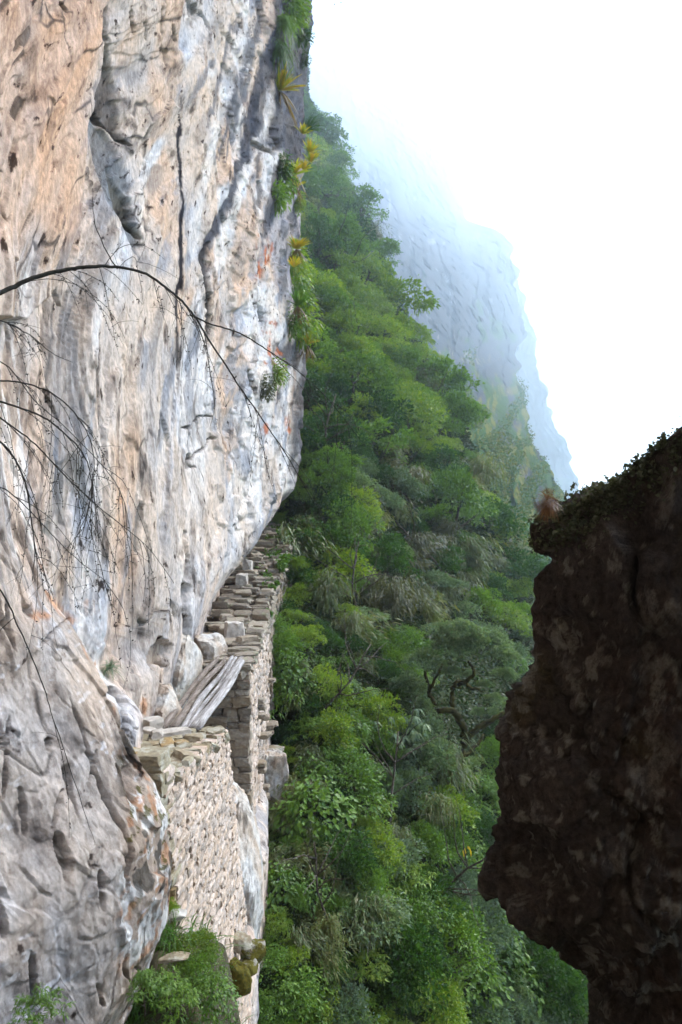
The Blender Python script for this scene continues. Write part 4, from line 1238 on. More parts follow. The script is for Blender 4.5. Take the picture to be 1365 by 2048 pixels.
KINDS = {}   # kind -> list of (crown mesh, trunk mesh)
def add_kind(key, builder, mat, n, trunk):
    KINDS[key] = []
    for i in range(n):
        V, Fq = builder(1000 + 37 * i + sum(map(ord, key)))
        me = mesh_np('foliage_' + key, V, Fq); me.materials.append(M[mat])
        tm = trunk_mesh('trunk_' + key, 500 + i + len(key), *trunk); tm.materials.append(M['bark'])
        KINDS[key].append((me, tm))
add_kind('small', lambda s: crown_clumpy(s, 3000, 46, .088, .42, csize=(.13, .34), spread=(1.1, 1.1, .95)), 'leaf_mid', 3, (.8, .04, 5))
add_kind('dark', lambda s: crown_clumpy(s, 2500, 32, .100, .5, csize=(.16, .40), spread=(1.05, 1.05, 1.1)), 'leaf_dark', 3, (.9, .05, 5))
add_kind('bright', lambda s: crown_clumpy(s, 2900, 46, .090, .40, csize=(.12, .30), spread=(1.1, 1.1, 1)), 'leaf_bright', 3, (.8, .04, 5))
add_kind('grey', lambda s: crown_clumpy(s, 2800, 38, .095, .5, csize=(.14, .36), spread=(1.1, 1.1, .9)), 'leaf_grey', 2, (.9, .05, 6))
add_kind('bamboo', lambda s: crown_bamboo(s, 40, 46, .21, .14), 'leaf_bamboo', 3, (.5, .025, 5))
add_kind('brown', lambda s: crown_bamboo(s, 46, 44, .19, .14), 'leaf_brown', 2, (.5, .025, 5))
add_kind('whorl', lambda s: crown_whorl(s, 70, 13, .20, .24), 'leaf_mid', 2, (.7, .03, 6))
add_kind('whorl_bright', lambda s: crown_whorl(s, 80, 13, .18, .22), 'leaf_bright', 2, (.7, .03, 6))
add_kind('broad', lambda s: crown_broad(s, 620, .17), 'leaf_mid', 2, (.6, .03, 6))
add_kind('far_small', lambda s: crown_clumpy(s, 2600, 46, .095, .5, csize=(.11, .30), spread=(1.15, 1.15, 1.1)), 'leaf_mid', 3, (.9, .05, 5))
add_kind('far_dark', lambda s: crown_clumpy(s, 2600, 38, .09, .5, csize=(.13, .34), spread=(1.1, 1.1, 1.2)), 'leaf_dark', 2, (1.0, .06, 5))
add_kind('far_bright', lambda s: crown_clumpy(s, 2600, 48, .095, .45, csize=(.10, .28), spread=(1.15, 1.15, 1)), 'leaf_bright', 2, (.9, .05, 5))

KIND_TEXT = {
    'small': ('bush', 'mid-green small-leaved bush', 'bush'),
    'dark': ('bush', 'dark green dense bush', 'bush'),
    'bright': ('bush', 'bright yellow-green bush', 'bush'),
    'grey': ('tree', 'grey-green small-leaved tree', 'tree'),
    'bamboo': ('bamboo_clump', 'feathery pale green bamboo clump', 'bamboo'),
    'brown': ('bamboo_clump', 'feathery brownish bamboo clump', 'bamboo'),
    'whorl': ('shrub', 'dark shrub with long pointed leaves', 'shrub'),
    'whorl_bright': ('shrub', 'light green shrub with long pointed leaves', 'shrub'),
    'broad': ('climbing_shrub', 'shrub with big heart-shaped leaves', 'shrub'),
    'far_small': ('tree', 'mid-green rounded tree', 'tree'),
    'far_dark': ('tree', 'dark green rounded tree', 'tree'),
    'far_bright': ('tree', 'bright green rounded tree', 'tree'),
}
def zone_text(u, v):
    if v > 1720: return 'low down below the stone walls' if u < 760 else 'low down beside the dark rock outcrop'
    if v > 1380: return 'next to the foot of the tall narrow wall' if u < 700 else 'on the slope under the crooked mossy tree'
    if v > 1080: return 'beside the stone steps' if u < 720 else 'on the slope between the steps and the dark outcrop'
    if v > 760: return 'on the slope at the end of the steps' if u < 740 else 'near the crest at eye level'
    if v > 480: return 'against the upper cliff edge' if u < 690 else 'on the crest where the mist begins'
    return 'high up the slope inside the mist'

def plant(kind, pos, size, lean=(0, 0), label=None, group=None, squash=1.0):
    nm, txt, cat = KIND_TEXT[kind]
    me, tm = random.choice(KINDS[kind])
    root = empty(nm, pos)
    root.rotation_euler = (lean[0], lean[1], random.uniform(0, 6.28))
    root.scale = (size * random.uniform(.8, 1.25), size * random.uniform(.8, 1.25), size * squash)
    tag(root, label or txt, cat, group)
    f = bpy.data.objects.new('foliage', me); COL.objects.link(f); f.parent = root
    t = bpy.data.objects.new('trunk' if cat == 'tree' else 'stem', tm); COL.objects.link(t); t.parent = root
    return root

# ------------------------------------------------------------------ trees and bushes on the slope
oc_edge_v = [800, 985, 1100, 1150, 1250, 1370, 1480, 1690, 1770, 1860, 1960, 2048, 2200]
oc_edge_u = [1400, 1092, 1088, 1052, 1030, 1000, 974, 966, 1056, 1104, 1150, 1172, 1220]
wall_edge_v = [150, 400, 750, 930, 1030, 1060, 1120, 1260, 1300, 1580, 1650, 1900, 2100]
wall_edge_u = [600, 596, 600, 585, 560, 600, 590, 552, 545, 562, 555, 520, 505]
rngp = random.Random(11)
spots = []
def spacing(v): return interp(v, [200, 500, 900, 1400, 2100], [34, 44, 48, 54, 62])
tries = 0
while tries < 60000 and len(spots) < 440:
    tries += 1
    v = rngp.uniform(205, 2110)
    lo = float(interp(v, wall_edge_v, wall_edge_u)) - 4
    hi = min(float(interp(v, sil_v, sil_u)) - 20, float(interp(v, oc_edge_v, oc_edge_u)) + 25)
    if hi <= lo: continue
    u = rngp.uniform(lo, hi)
    sp = float(spacing(v)) * .66
    if all((u - a) ** 2 + (v - b) ** 2 > sp * sp for a, b in spots):
        spots.append((u, v))
random.seed(5)
def pick_kind(u, v):
    r = random.random()
    if v < 560: return random.choice(['far_small', 'far_dark', 'far_small', 'far_bright', 'bamboo'])
    if v < 930:
        if 640 < u < 800 and 600 < v < 780: return random.choice(['far_bright', 'far_bright', 'far_small', 'bright'])
        return random.choice(['far_small', 'far_bright', 'far_bright', 'far_dark', 'bamboo', 'far_small', 'bright'])
    if v < 1280:
        if 690 < u < 930: return random.choice(['brown', 'bamboo', 'brown', 'bamboo', 'small', 'far_dark', 'grey'])
        return random.choice(['far_small', 'bright', 'bamboo', 'small', 'far_bright', 'dark'])
    if v < 1560:
        if u > 760: return random.choice(['grey', 'grey', 'dark', 'whorl', 'small'])
        return random.choice(['small', 'whorl', 'bamboo', 'bright', 'broad', 'dark'])
    if u < 640: return random.choice(['broad', 'broad', 'small', 'bright', 'whorl', 'bamboo'])
    if v > 1650 and u > 900: return random.choice(['grey', 'small', 'whorl', 'dark', 'grey', 'broad'])
    return random.choice(['small', 'whorl_bright', 'bamboo', 'grey', 'whorl', 'whorl_bright', 'bright', 'dark', 'bamboo', 'small'])
for (u, v) in spots:
    if 830 < u < 990 and 1340 < v < 1520: continue            # the crooked tree's opening
    kind = pick_kind(u, v)
    p = slope_pt(u, v); nrm = slope_n(u, v)
    px = float(spacing(v)) * min(2.1, max(.75, random.lognormvariate(.12, .3)))
    r = px * p[1] / F * .82
    if kind.startswith('far'): r *= 1.1
    p = p + nrm * r * .15 - np.array((0, 0, r * .55))
    z_ = zone_text(u, v); nm, txt, cat = KIND_TEXT[kind]
    plant(kind, p, r, (random.uniform(-.15, .1), random.uniform(.05, .4)), txt + ' ' + z_, txt + ' ' + z_, random.uniform(.8, 1.4))

snag = [trunk_mesh('snag', 700 + k, 1.9, .035, 9) for k in range(3)]
for k, (u, v, lab) in enumerate([(690, 560, 'bare dead snag standing high on the slope'), (742, 760, 'bare dead snag on the bright green middle slope'), (655, 930, 'bare leaning snag on the slope near the end of the steps'),
        (800, 1010, 'bare dead snag among the brownish bamboo'), (868, 1150, 'thin dead snag above the grey-green crown'), (705, 1240, 'thin dead snag beside the outer wall of the steps'),
        (640, 1420, 'bare stem leaning out of the bushes across from the logs'), (760, 1640, 'bare stems poking from the lower slope'), (860, 1820, 'bare stems in the shade below the yellow leaves'), (640, 1850, 'bare stem among the heart-shaped leaves low down')]):
    p = slope_pt(u, v); r = float(spacing(v)) * 1.5 * p[1] / F
    o = bpy.data.objects.new('dead_snag', snag[k % 3]); COL.objects.link(o); o.location = p + slope_n(u, v) * r * .3
    o.scale = (r, r, r); o.rotation_euler = (random.uniform(-.4, .4), random.uniform(0, .8), random.uniform(0, 6.28))
    if not snag[k % 3].materials: snag[k % 3].materials.append(M['bark'])
    tag(o, lab, 'dead tree', 'dead snags on the slope')

# low growth over the whole slope: nobody could count it
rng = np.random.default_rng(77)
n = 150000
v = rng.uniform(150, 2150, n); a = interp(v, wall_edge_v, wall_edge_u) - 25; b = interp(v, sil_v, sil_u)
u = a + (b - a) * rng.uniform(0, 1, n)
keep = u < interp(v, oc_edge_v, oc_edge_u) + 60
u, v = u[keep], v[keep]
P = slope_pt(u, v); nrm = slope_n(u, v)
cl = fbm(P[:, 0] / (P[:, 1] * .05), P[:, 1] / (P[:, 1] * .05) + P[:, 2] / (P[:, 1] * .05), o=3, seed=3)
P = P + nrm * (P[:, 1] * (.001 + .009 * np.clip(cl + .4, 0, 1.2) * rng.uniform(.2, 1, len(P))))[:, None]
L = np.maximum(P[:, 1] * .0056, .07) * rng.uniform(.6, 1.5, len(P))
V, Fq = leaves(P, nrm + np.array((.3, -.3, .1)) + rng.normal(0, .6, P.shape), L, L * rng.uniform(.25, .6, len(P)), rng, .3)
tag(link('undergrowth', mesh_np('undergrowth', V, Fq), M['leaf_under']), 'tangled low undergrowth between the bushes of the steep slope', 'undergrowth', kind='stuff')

# scrub on the far cliffs
n = 60000
v = rng.uniform(700, 1230, n); u = interp(v, sil_v, sil_u) - 30 + rng.uniform(0, 1, n) * (interp(v, [700, 850, 990, 1060, 1230], [1040, 1052, 1120, 1140, 1180]) - interp(v, sil_v, sil_u) + 30)
gn = fbm(u / 26 + v / 60, v / 40, o=4, seed=91) + (v - 950) / 420
keep = (gn > -.05) & (rng.uniform(0, 1, n) < .9)
u, v = u[keep], v[keep]
P = FT(u, v); Y = P[:, 1]
P = P + rng.normal(0, 1, P.shape) * (Y * .0025)[:, None]
off = unit(np.array((.5, -.8, .35)))
P = P + off * (Y * rng.uniform(-.002, .006, len(Y)))[:, None]
L = Y * .0032 * rng.uniform(.5, 1.5, len(Y))
V, Fq = leaves(P, off + rng.normal(0, .7, P.shape), L, L * .6, rng, .2)
tag(link('scrub', mesh_np('scrub', V, Fq), M['far_leaf']), 'green and ochre scrub clinging to the far misty cliff', 'scrub', kind='stuff')

# ------------------------------------------------------------------ crooked mossy tree by the outcrop
YT = 23.0
def px_path(pts, Y, dy=None):
    return np.array([at(u, v, Y + (0 if dy is None else dy[i])) for i, (u, v) in enumerate(pts)])
base = px_path([(915, 1540)], YT)[0]
ct = empty('crooked_tree', base)
tag(ct, 'crooked tree with twisted mossy limbs and a grey-green crown beside the dark outcrop', 'tree')
limbs = [([(905, 1600), (918, 1535), (922, 1500), (935, 1475), (958, 1455), (985, 1440), (1010, 1425)], .24, .10),
         ([(932, 1478), (926, 1452), (914, 1428), (903, 1415), (888, 1412), (872, 1412)], .19, .12),
         ([(905, 1414), (905, 1395), (908, 1378), (918, 1368), (934, 1372), (950, 1384), (966, 1388)], .13, .07),
         ([(918, 1370), (932, 1360), (945, 1345), (942, 1330), (930, 1315)], .10, .05),
         ([(925, 1515), (945, 1505), (962, 1495), (975, 1480)], .10, .05),
         ([(860, 1385), (864, 1365), (872, 1345), (880, 1320)], .08, .04),
         ([(872, 1412), (862, 1395), (858, 1370), (850, 1340), (840, 1310)], .10, .05)]
segs = []
for k, (pp, r0, r1) in enumerate(limbs):
    q = px_path(pp, YT) - base
    q[:, 1] += np.linspace(0, .6 * (-1) ** k, len(q)) if k else 0
    qq = []
    for i in range(len(q) - 1):
        for t_ in np.linspace(0, 1, 5)[:-1]: qq.append(q[i] * (1 - t_) + q[i + 1] * t_ + rng.normal(0, .015, 3))
    qq.append(q[-1])
    segs.append(tube(np.array(qq), np.linspace(r0, r1, len(qq)) * .72, 9, 1, k, .14))
link('trunk', tube_mesh('trunk', segs), M['mossbark'], ct)
Vs, Fs, off_ = [], [], 0
for (u, v, r) in [(900, 1300, .95), (955, 1290, .9), (850, 1320, .8), (1000, 1310, .8), (930, 1262, .75), (820, 1370, .75), (1010, 1350, .5), (845, 1420, .6), (985, 1275, .6), (880, 1265, .6), (990, 1400, .4), (868, 1452, .42), (905, 1345, .40), (955, 1425, .30), (940, 1350, .28), (835, 1380, .5), (970, 1370, .35)]:
    V, Fq = crown_clumpy(int(u + v), 1500, 18, .13, .5, csize=(.18, .42), z0=0)
    V = V * r + px_path([(u, v)], YT + rng.uniform(-.5, .5))[0] - base
    Vs.append(V); Fs.append(Fq + off_); off_ += len(V)
link('crown', mesh_np('crown', np.concatenate(Vs), np.concatenate(Fs)), M['leaf_grey'], ct)
# mountain-cabbage with drooping fans beneath it
for k, (u, v, lab) in enumerate([(800, 1450, 'umbrella shrub with drooping fan leaves in the shade under the grey-green crown'), (835, 1490, 'smaller umbrella shrub with hanging fan leaves by the crooked trunk')]):
    p = px_path([(u, v)], 21.0)[0]; rt = empty('umbrella_shrub', p - np.array((0, 0, 1.2))); tag(rt, lab, 'shrub')
    Vs, Fs, off_ = [], [], 0
    for j in range(16):
        c = rng.normal(0, .36, 3) + np.array((0, 0, 1.2)); m_ = 12; a = np.linspace(0, 2 * math.pi, m_, endpoint=False)
        d = np.stack([np.cos(a), np.sin(a), np.full(m_, -.55)], -1) + rng.normal(0, .12, (m_, 3))
        V, Fq = leaves(np.repeat(c[None], m_, 0), d, .32, .075, rng, .25, .05, .9); Vs.append(V); Fs.append(Fq + off_); off_ += len(V)
    link('foliage', mesh_np('foliage', np.concatenate(Vs), np.concatenate(Fs)), M['leaf_grey'], rt)
    link('stem', trunk_mesh('stem', 900 + k, 1.2, .04, 6), M['bark'], rt)
# yellowed leaves
p = px_path([(935, 1703)], 18.5)[0]; yt = empty('yellow_leaved_sprig', p); tag(yt, 'sprig with two bright yellow leaves hanging beside the dark outcrop', 'plant')
V, Fq = leaves(np.array([(-.06, 0, .1), (.06, 0, .12), (.0, .03, .14)]), np.array([(-.2, -.2, -1), (.15, -.2, -1), (.5, -.1, -.6)]), np.array((.24, .26, .15)), np.array((.11, .12, .07)), rng, 0, .05, .2)
link('leaf_pair', mesh_np('leaf_pair', V, Fq), M['yellow'], yt)
sg = tube(np.array([(-.15, .3, -1.0), (-.05, .1, -.4), (0, 0, .15)]), [.012, .01, .006], 5)
link('stem', tube_mesh('stem', [sg]), M['bark'], yt)

# ------------------------------------------------------------------ plants on the cliff and the trail
def bromeliad(u, v, size, label, mat='brom', skirt=True, out=.05):
    size *= 1.3
    p = cliff_at(u, v); p[0] += out
    k = size * p[1] / F
    rt = empty('bromeliad', p); tag(rt, label, 'bromeliad', 'bromeliads on the cliff edge')
    n = 34; a = rng.uniform(0, 6.28, n); e = rng.uniform(.35, 1.3, n)
    d = np.stack([np.cos(a) * np.cos(e) + .25, np.sin(a) * np.cos(e) - .2, np.sin(e)], -1)
    V, Fq = blades(np.zeros((n, 3)) + d * k * .04, d, k * rng.uniform(.5, .8, n), k * .11, rng, .15)
    link('rosette', mesh_np('rosette', V, Fq), M[mat], rt)
    if skirt:
        n = 26; a = rng.uniform(0, 6.28, n)
        d = np.stack([np.cos(a) * .55 + .15, np.sin(a) * .55 - .1, np.full(n, -.55)], -1)
        V, Fq = blades(np.zeros((n, 3)) + d * k * .04, d, k * rng.uniform(.4, .8, n), k * .07, rng, .5)
        link('dead_leaves', mesh_np('dead_leaves', V, Fq), M['dry'], rt)
    return rt
bromeliad(557, 182, 58, 'large yellow-green rosette with brown dead skirt alone on the bluish slate rock')
bromeliad(572, 350, 44, 'yellow-green rosette on the cliff edge just below the dark overhang', out=.3)
bromeliad(596, 305, 30, 'orange-tinted rosette on the outer edge beside the dark overhang', skirt=False, out=.5)
bromeliad(598, 325, 30, 'second orange-tinted rosette under the one beside the dark overhang', skirt=False, out=.5)
bromeliad(588, 340, 26, 'small yellow rosette between the larger one and the outer edge', skirt=False, out=.4)
bromeliad(576, 376, 28, 'small rosette with brown leaves under the larger yellow-green one', out=.3)
bromeliad(586, 268, 26, 'orange rosette in the notch of the slate edge', skirt=False, out=.4)
bromeliad(576, 498, 36, 'yellow-topped rosette crowning the green tuft on the cliff edge', skirt=True, out=.35)
bromeliad(570, 535, 28, 'golden rosette under the yellow-topped one by the pale rock', skirt=False, out=.35)
bromeliad(577, 612, 40, 'spiky green rosette above the rust-stained rock', mat='grass', skirt=True, out=.35)
bromeliad(597, 690, 32, 'yellow hanging rosette on the grey knob of the cliff edge', skirt=True, out=.35)

def tuft(name, cat, label, p, k, mat, n=260, hang=.4, leaf=.14, kind='leaf', group=None):
    rt = empty(name, p); tag(rt, label, cat, group)
    if kind == 'leaf':
        d = sphere_pts(n, rng); q = d * rng.uniform(.2, 1, (n, 1)) * np.array((.75, .75, 1.0)) * k
        V, Fq = leaves(q, d + np.array((.4, -.3, -hang)) + rng.normal(0, .4, (n, 3)), k * leaf * 1.6 * rng.uniform(.6, 1.4, n), k * leaf * .6, rng, .3)
    else:
        d = sphere_pts(n, rng) * np.array((1, 1, .6)) + np.array((.3, -.3, .5 - hang))
        V, Fq = blades(rng.normal(0, .12 * k, (n, 3)), d, k * rng.uniform(.6, 1.2, n), k * .035, rng, .55 + hang * .5)
    link('foliage', mesh_np('foliage', V, Fq), M[mat], rt)
    sgs = [tube(np.array([(-.3 * k, 0, -.2 * k), (0, 0, 0), (.1 * k, -.1 * k, .3 * k)]), [.05 * k, .04 * k, .02 * k], 5)]
    link('stem', tube_mesh('stem', sgs), M['bark'], rt)
    return rt
def ct_(u, v, px, out=.1):
    p = cliff_at(u, v); p[0] += out; return p, px * p[1] / F
for k, (u, v, px, mat, kd, hang, lab) in enumerate([
        (572, 14, 30, 'leaf_mid', 'leaf', .3, 'bushy green plant hanging from the very top of the slate edge'),
        (560, 40, 24, 'leaf_mid', 'blade', .8, 'drooping grassy tuft under the topmost bushy plant'),
        (552, 92, 26, 'grass', 'blade', 1.0, 'long hanging tuft of pale grass on the slate rock'),
        (590, 20, 22, 'leaf_bright', 'leaf', .4, 'light green sprig at the outer top of the slate edge'),
        (604, 70, 14, 'leaf_dark', 'leaf', .2, 'small dark sprig jutting from the slate edge into the mist'),
        (604, 118, 10, 'leaf_dark', 'leaf', .2, 'tiny dark sprig on the slate edge below the jutting one'),
        (562, 330, 16, 'leaf_dark', 'leaf', .4, 'dark leafy tuft in the crack under the overhang'),
        (560, 365, 22, 'leaf_mid', 'leaf', .5, 'green tuft left of the brown-leaved small rosette'),
        (550, 395, 20, 'leaf_mid', 'leaf', .5, 'dark green tuft over the pale slate patch'),
        (592, 405, 14, 'leaf_bright', 'leaf', .4, 'light sprig on the outer edge above the tall green tuft'),
        (580, 520, 26, 'leaf_bright', 'leaf', .5, 'bright leafy tuft directly beneath the yellow-topped rosette'),
        (588, 560, 24, 'leaf_bright', 'leaf', .5, 'bright leafy tuft in the middle of the plant column on the edge'),
        (592, 592, 24, 'leaf_mid', 'leaf', .5, 'mid-green leafy tuft above the spiky rosette'),
        (600, 640, 30, 'leaf_bright', 'leaf', .5, 'large bright leafy tuft draped over the grey knob of rock'),
        (578, 645, 20, 'leaf_mid', 'leaf', .5, 'mid-green tuft inside the crook of the grey knob'),
        (548, 745, 18, 'leaf_bright', 'leaf', .4, 'light green tuft on the ledge under the rusty streaks'),
        (525, 775, 16, 'leaf_brown', 'leaf', .3, 'brownish withered tuft on the ledge under the rusty streaks'),
        (556, 1040, 18, 'leaf_mid', 'leaf', .3, 'green tuft where the cliff foot meets the upper steps'),
        (487, 1138, 12, 'leaf_mid', 'leaf', .3, 'small green tuft at the cliff foot beside the upright stones'),
        (205, 1335, 20, 'leaf_grey', 'blade', .1, 'pale wiry lichen tuft above the dark hole in the buttress')]):
    p, kk = ct_(u, v, px)
    tuft('cliff_plant', 'plant', lab, p, kk * 1.75, mat, 520 if kd == 'leaf' else 170, hang, .15, kd, 'plants rooted on the cliff')
# wispy reed spray in front of the mist
p, kk = ct_(600, 262, 60, .3)
rt = empty('feathery_spray', p); tag(rt, 'wispy feathery spray leaning out from the cliff edge into the mist', 'plant')
n = 60; d = np.stack([rng.uniform(.1, 1.0, n), rng.uniform(-.5, .3, n), rng.uniform(.2, 1.3, n)], -1)
V, Fq = blades(rng.normal(0, .06 * kk, (n, 3)), d, kk * rng.uniform(.6, 1.0, n), kk * .03, rng, .45)
link('foliage', mesh_np('foliage', V, Fq), M['leaf_dark'], rt)
# hanging twig with small leaves at the very top
p, kk = ct_(604, 6, 60, .2)
rt = empty('overhanging_twig', p); tag(rt, 'thin leafy twig reaching out from the top of the cliff', 'twig')
tw = np.array([(0, 0, .3), (.35, 0, .25), (.7, -.1, .3), (1.1, -.1, .1)]) * kk
link('stem', tube_mesh('stem', [tube(tw, [.012 * kk] * 4, 5)]), M['twig'], rt)
q = np.repeat(tw, 9, 0) + rng.normal(0, .12 * kk, (36, 3))
V, Fq = leaves(q, rng.normal(0, 1, (36, 3)), .09 * kk, .05 * kk, rng); link('foliage', mesh_np('foliage', V, Fq), M['leaf_dark'], rt)

# greenery along the outer edge of the trail
for k, (u, v, Y, r, kind, lab) in enumerate([
        (566, 1300, 20.5, .85, 'small', 'bushy green shrub pressed against the outer side of the tall narrow wall'),
        (575, 1345, 20.0, .8, 'broad', 'leafy climber under the bushy shrub beside the tall narrow wall'),
        (598, 1130, 25.0, .5, 'bright', 'bright green plant on the outer edge of the upper steps'),
        (600, 1085, 27.5, .5, 'bamboo', 'pale grassy clump on the outer edge where the steps disappear'),
        (570, 1085, 28.0, .45, 'small', 'green bush growing over the upper steps'),
        (560, 1045, 30.0, .6, 'bright', 'bright bush closing off the top of the steps'),
        (585, 1035, 31.0, .7, 'small', 'mid-green bush at the far top of the steps')]):
    p = at(u, v, Y); p[2] -= r * .7
    plant(kind, p, r, (0, .1), lab, 'plants along the trail edge')
n = 14000
Y = rng.uniform(19, 32, n); x = edge_x(Y) - np.abs(rng.normal(0, .5, n)) * np.clip((Y - 19) / 8, .12, 1) + .1
P = np.stack([x, Y, zpath(Y) + .05 + rng.uniform(0, .12, n)], -1)
gk = fbm(Y * 1.3, x * 2.0, o=3, seed=14) > .22 - (Y - 23) * .09
P = P[gk]; L = rng.uniform(.08, .2, len(P))
V, Fq = leaves(P, rng.normal(0, .6, P.shape) + np.array((.2, -.3, .8)), L, L * .4, rng, .3)
tag(link('creeping_plants', mesh_np('creeping_plants', V, Fq), M['leaf_mid']), 'low green weeds creeping over the upper stone steps', 'weeds', kind='stuff')

# grass and herbs on the ledge below the near wall
n = 5200
X = rng.uniform(-2.2, -1.0, n); Y = rng.uniform(4.6, 7.2, n)
ok = (fbm(X * 2.2, Y * 2.2, o=3, seed=18) > -.25)
X, Y = X[ok], Y[ok]
P = np.stack([X, Y, ledge_z(X, Y) - .05], -1)
V, Fq = blades(P, rng.normal(0, .35, P.shape) + np.array((.15, -.2, .9)), rng.uniform(.18, .5, len(P)), rng.uniform(.008, .018, len(P)), rng, .5)
tag(link('grass', mesh_np('grass', V, Fq), M['grass']), 'tall green grass on the ledge under the pale stone wall', 'grass', kind='stuff')
for k, (u, v, Y, r, kind, lab) in enumerate([
        (335, 1815, 6.55, .13, 'bright', 'small bright green plant at the inner foot of the lichened wall end'),
        (385, 1905, 6.2, .26, 'bright', 'bright leafy plant in the middle of the grassy ledge'),
        (400, 1950, 6.0, .26, 'small', 'green herb on the outer side of the grassy ledge'),
        (340, 1990, 5.4, .26, 'whorl', 'dark herb with pointed leaves at the lower end of the grassy ledge'),
        (430, 1985, 6.0, .22, 'broad', 'broad-leaved herb on the outer rim of the grassy ledge'),
        (80, 2020, 3.7, .16, 'whorl', 'dark leafy sprig in the cleft at the foot of the grey buttress'),
        (290, 1975, 5.2, .2, 'whorl', 'tall slender weed standing against the buttress')]):
    p = at(u, v, Y); p[2] -= r * .7
    plant(kind, p, r, (0, 0), lab, 'plants on the grassy ledge')
n = 130
gp = at(345, 1880, 6.3)
rt = empty('grass_tuft', gp); tag(rt, 'dense arching grass tuft at the foot of the lichened wall end', 'grass tuft')
d = np.stack([rng.normal(-.1, .55, n), rng.normal(-.15, .5, n), rng.uniform(.4, 1.1, n)], -1)
V, Fq = blades(rng.normal(0, .04, (n, 3)), d, rng.uniform(.25, .55, n), .010, rng, .75, 5)
link('blade_clump', mesh_np('blade_clump', V, Fq), M['grass'], rt)

# mossy stones jutting at the wall's foot, rocks of the footing
for k, (u, v, Y, h, mat, lab) in enumerate([
        (478, 1962, 8.6, (.17, .16, .24), 'moss', 'largest moss-covered square stone at the foot of the pale wall'),
        (459, 1937, 8.8, (.15, .14, .09), 'moss', 'smaller mossy stone just above the largest one'),
        (507, 1905, 9.2, (.17, .16, .15), 'mossy', 'grey rounded stone jutting from the wall foot over the bushes'),
        (492, 1938, 9.0, (.16, .15, .10), 'mossy', 'half mossy stone below the grey rounded one'),
        (480, 1888, 9.2, (.16, .15, .10), 'wall_lichen', 'lichened stone above the mossy ones on the rocky footing'),
        (404, 1862, 8.0, (.06, .06, .05), 'moss', 'tiny moss cushion low on the pale wall face'),
        (552, 1500, 18.4, (.22, .2, .09), 'wall_lichen', 'flat stone jutting from the outer edge of the tall narrow wall'),
        (545, 1448, 18.4, (.16, .2, .10), 'wall_brown', 'brown stone jutting above the flat one on the tall narrow wall'),
        (350, 1915, 6.0, (.14, .06, .03), 'wall_lichen', 'thin flat stone lying in the grass of the ledge'),
        (352, 1830, 6.6, (.10, .08, .05), 'white_stone', 'pale flat stone lying next to the small bright plant by the wall end')]):
    o = rock_blob('jutting_stone', at(u, v, Y), h, 270 + k, M[mat], n=28, rz=random.uniform(-.3, .3))
    tag(o, lab, 'stone', 'stones at the foot of the walls')
for k, (u, v, Y, h, lab) in enumerate([
        (555, 1570, 18.0, (.42, .8, .95), 'grey knob of bedrock bulging out under the tall narrow wall'),
        (470, 1640, 12.6, (.40, .9, .55), 'pale reddish rock knob between the two tall walls'),
        (500, 1760, 12.0, (.40, .9, 1.3), 'pale cracked rock footing beneath the gap between the walls')]):
    tag(rock_blob('bedrock_bulge', at(u, v, Y) + np.array((-.15, 0, 0)), h, 161 + k, M['block'], rz=.1), lab, 'rock', 'bedrock knobs under the walls')

# ------------------------------------------------------------------ growth on the dark outcrop
n = 22000
ri = (nW - 1 + np.abs(rng.normal(0, 1, n)) * np.where(rng.uniform(0, 1, n) < .5, 26, -7)).astype(int)
ci_ = rng.integers(40, 360, n)
ri = np.clip(ri, nW - 26, OX.shape[0] - 20)
P = np.stack([OX[ri, ci_], OY[ri, ci_], OZ[ri, ci_]], -1)
ok = (fbm(P[:, 0] * 2.5, P[:, 1] * 2.5, P[:, 2] * 2.5, 3, 33) > -.35) & (P[:, 0] < 3.2)
P = P[ok] + rng.normal(0, .012, (int(ok.sum()), 3)) + np.array((0, -.006, .012))
L = rng.uniform(.010, .030, len(P))
V, Fq = leaves(P, rng.normal(0, .7, P.shape) + np.array((-.2, -.5, .6)), L, L * .75, rng, .1)
tag(link('leafy_lichen', mesh_np('leafy_lichen', V, Fq), M['lichen']), 'grey-green leafy lichen crust along the top of the dark outcrop', 'lichen', kind='stuff')
p = at(1094, 1004, 2.9)
rt = empty('rusty_moss_tuft', p); tag(rt, 'rusty brown moss tuft on the pointed corner of the dark outcrop', 'moss')
n = 900; d = sphere_pts(n, rng)
V, Fq = blades(d * rng.uniform(.0, .05, (n, 1)) * np.array((.7, 1.6, 1.1)), d + np.array((-.4, -.2, -.1)), rng.uniform(.02, .05, n), .0025, rng, .4, 3)
link('fibre_clump', mesh_np('fibre_clump', V, Fq), M['rust'], rt)

# ------------------------------------------------------------------ bare arching branches
def smooth_path(P, n):
    P = np.asarray(P, float); m = len(P)
    Pp = np.vstack([2 * P[0] - P[1], P, 2 * P[-1] - P[-2]]); out = []
    for i in range(m - 1):
        p0, p1, p2, p3 = Pp[i:i + 4]
        for t in np.linspace(0, 1, n, endpoint=False):
            out.append(.5 * ((2 * p1) + (-p0 + p2) * t + (2 * p0 - 5 * p1 + 4 * p2 - p3) * t * t + (-p0 + 3 * p1 - 3 * p2 + p3) * t ** 3))
    out.append(P[-1]); return np.array(out)

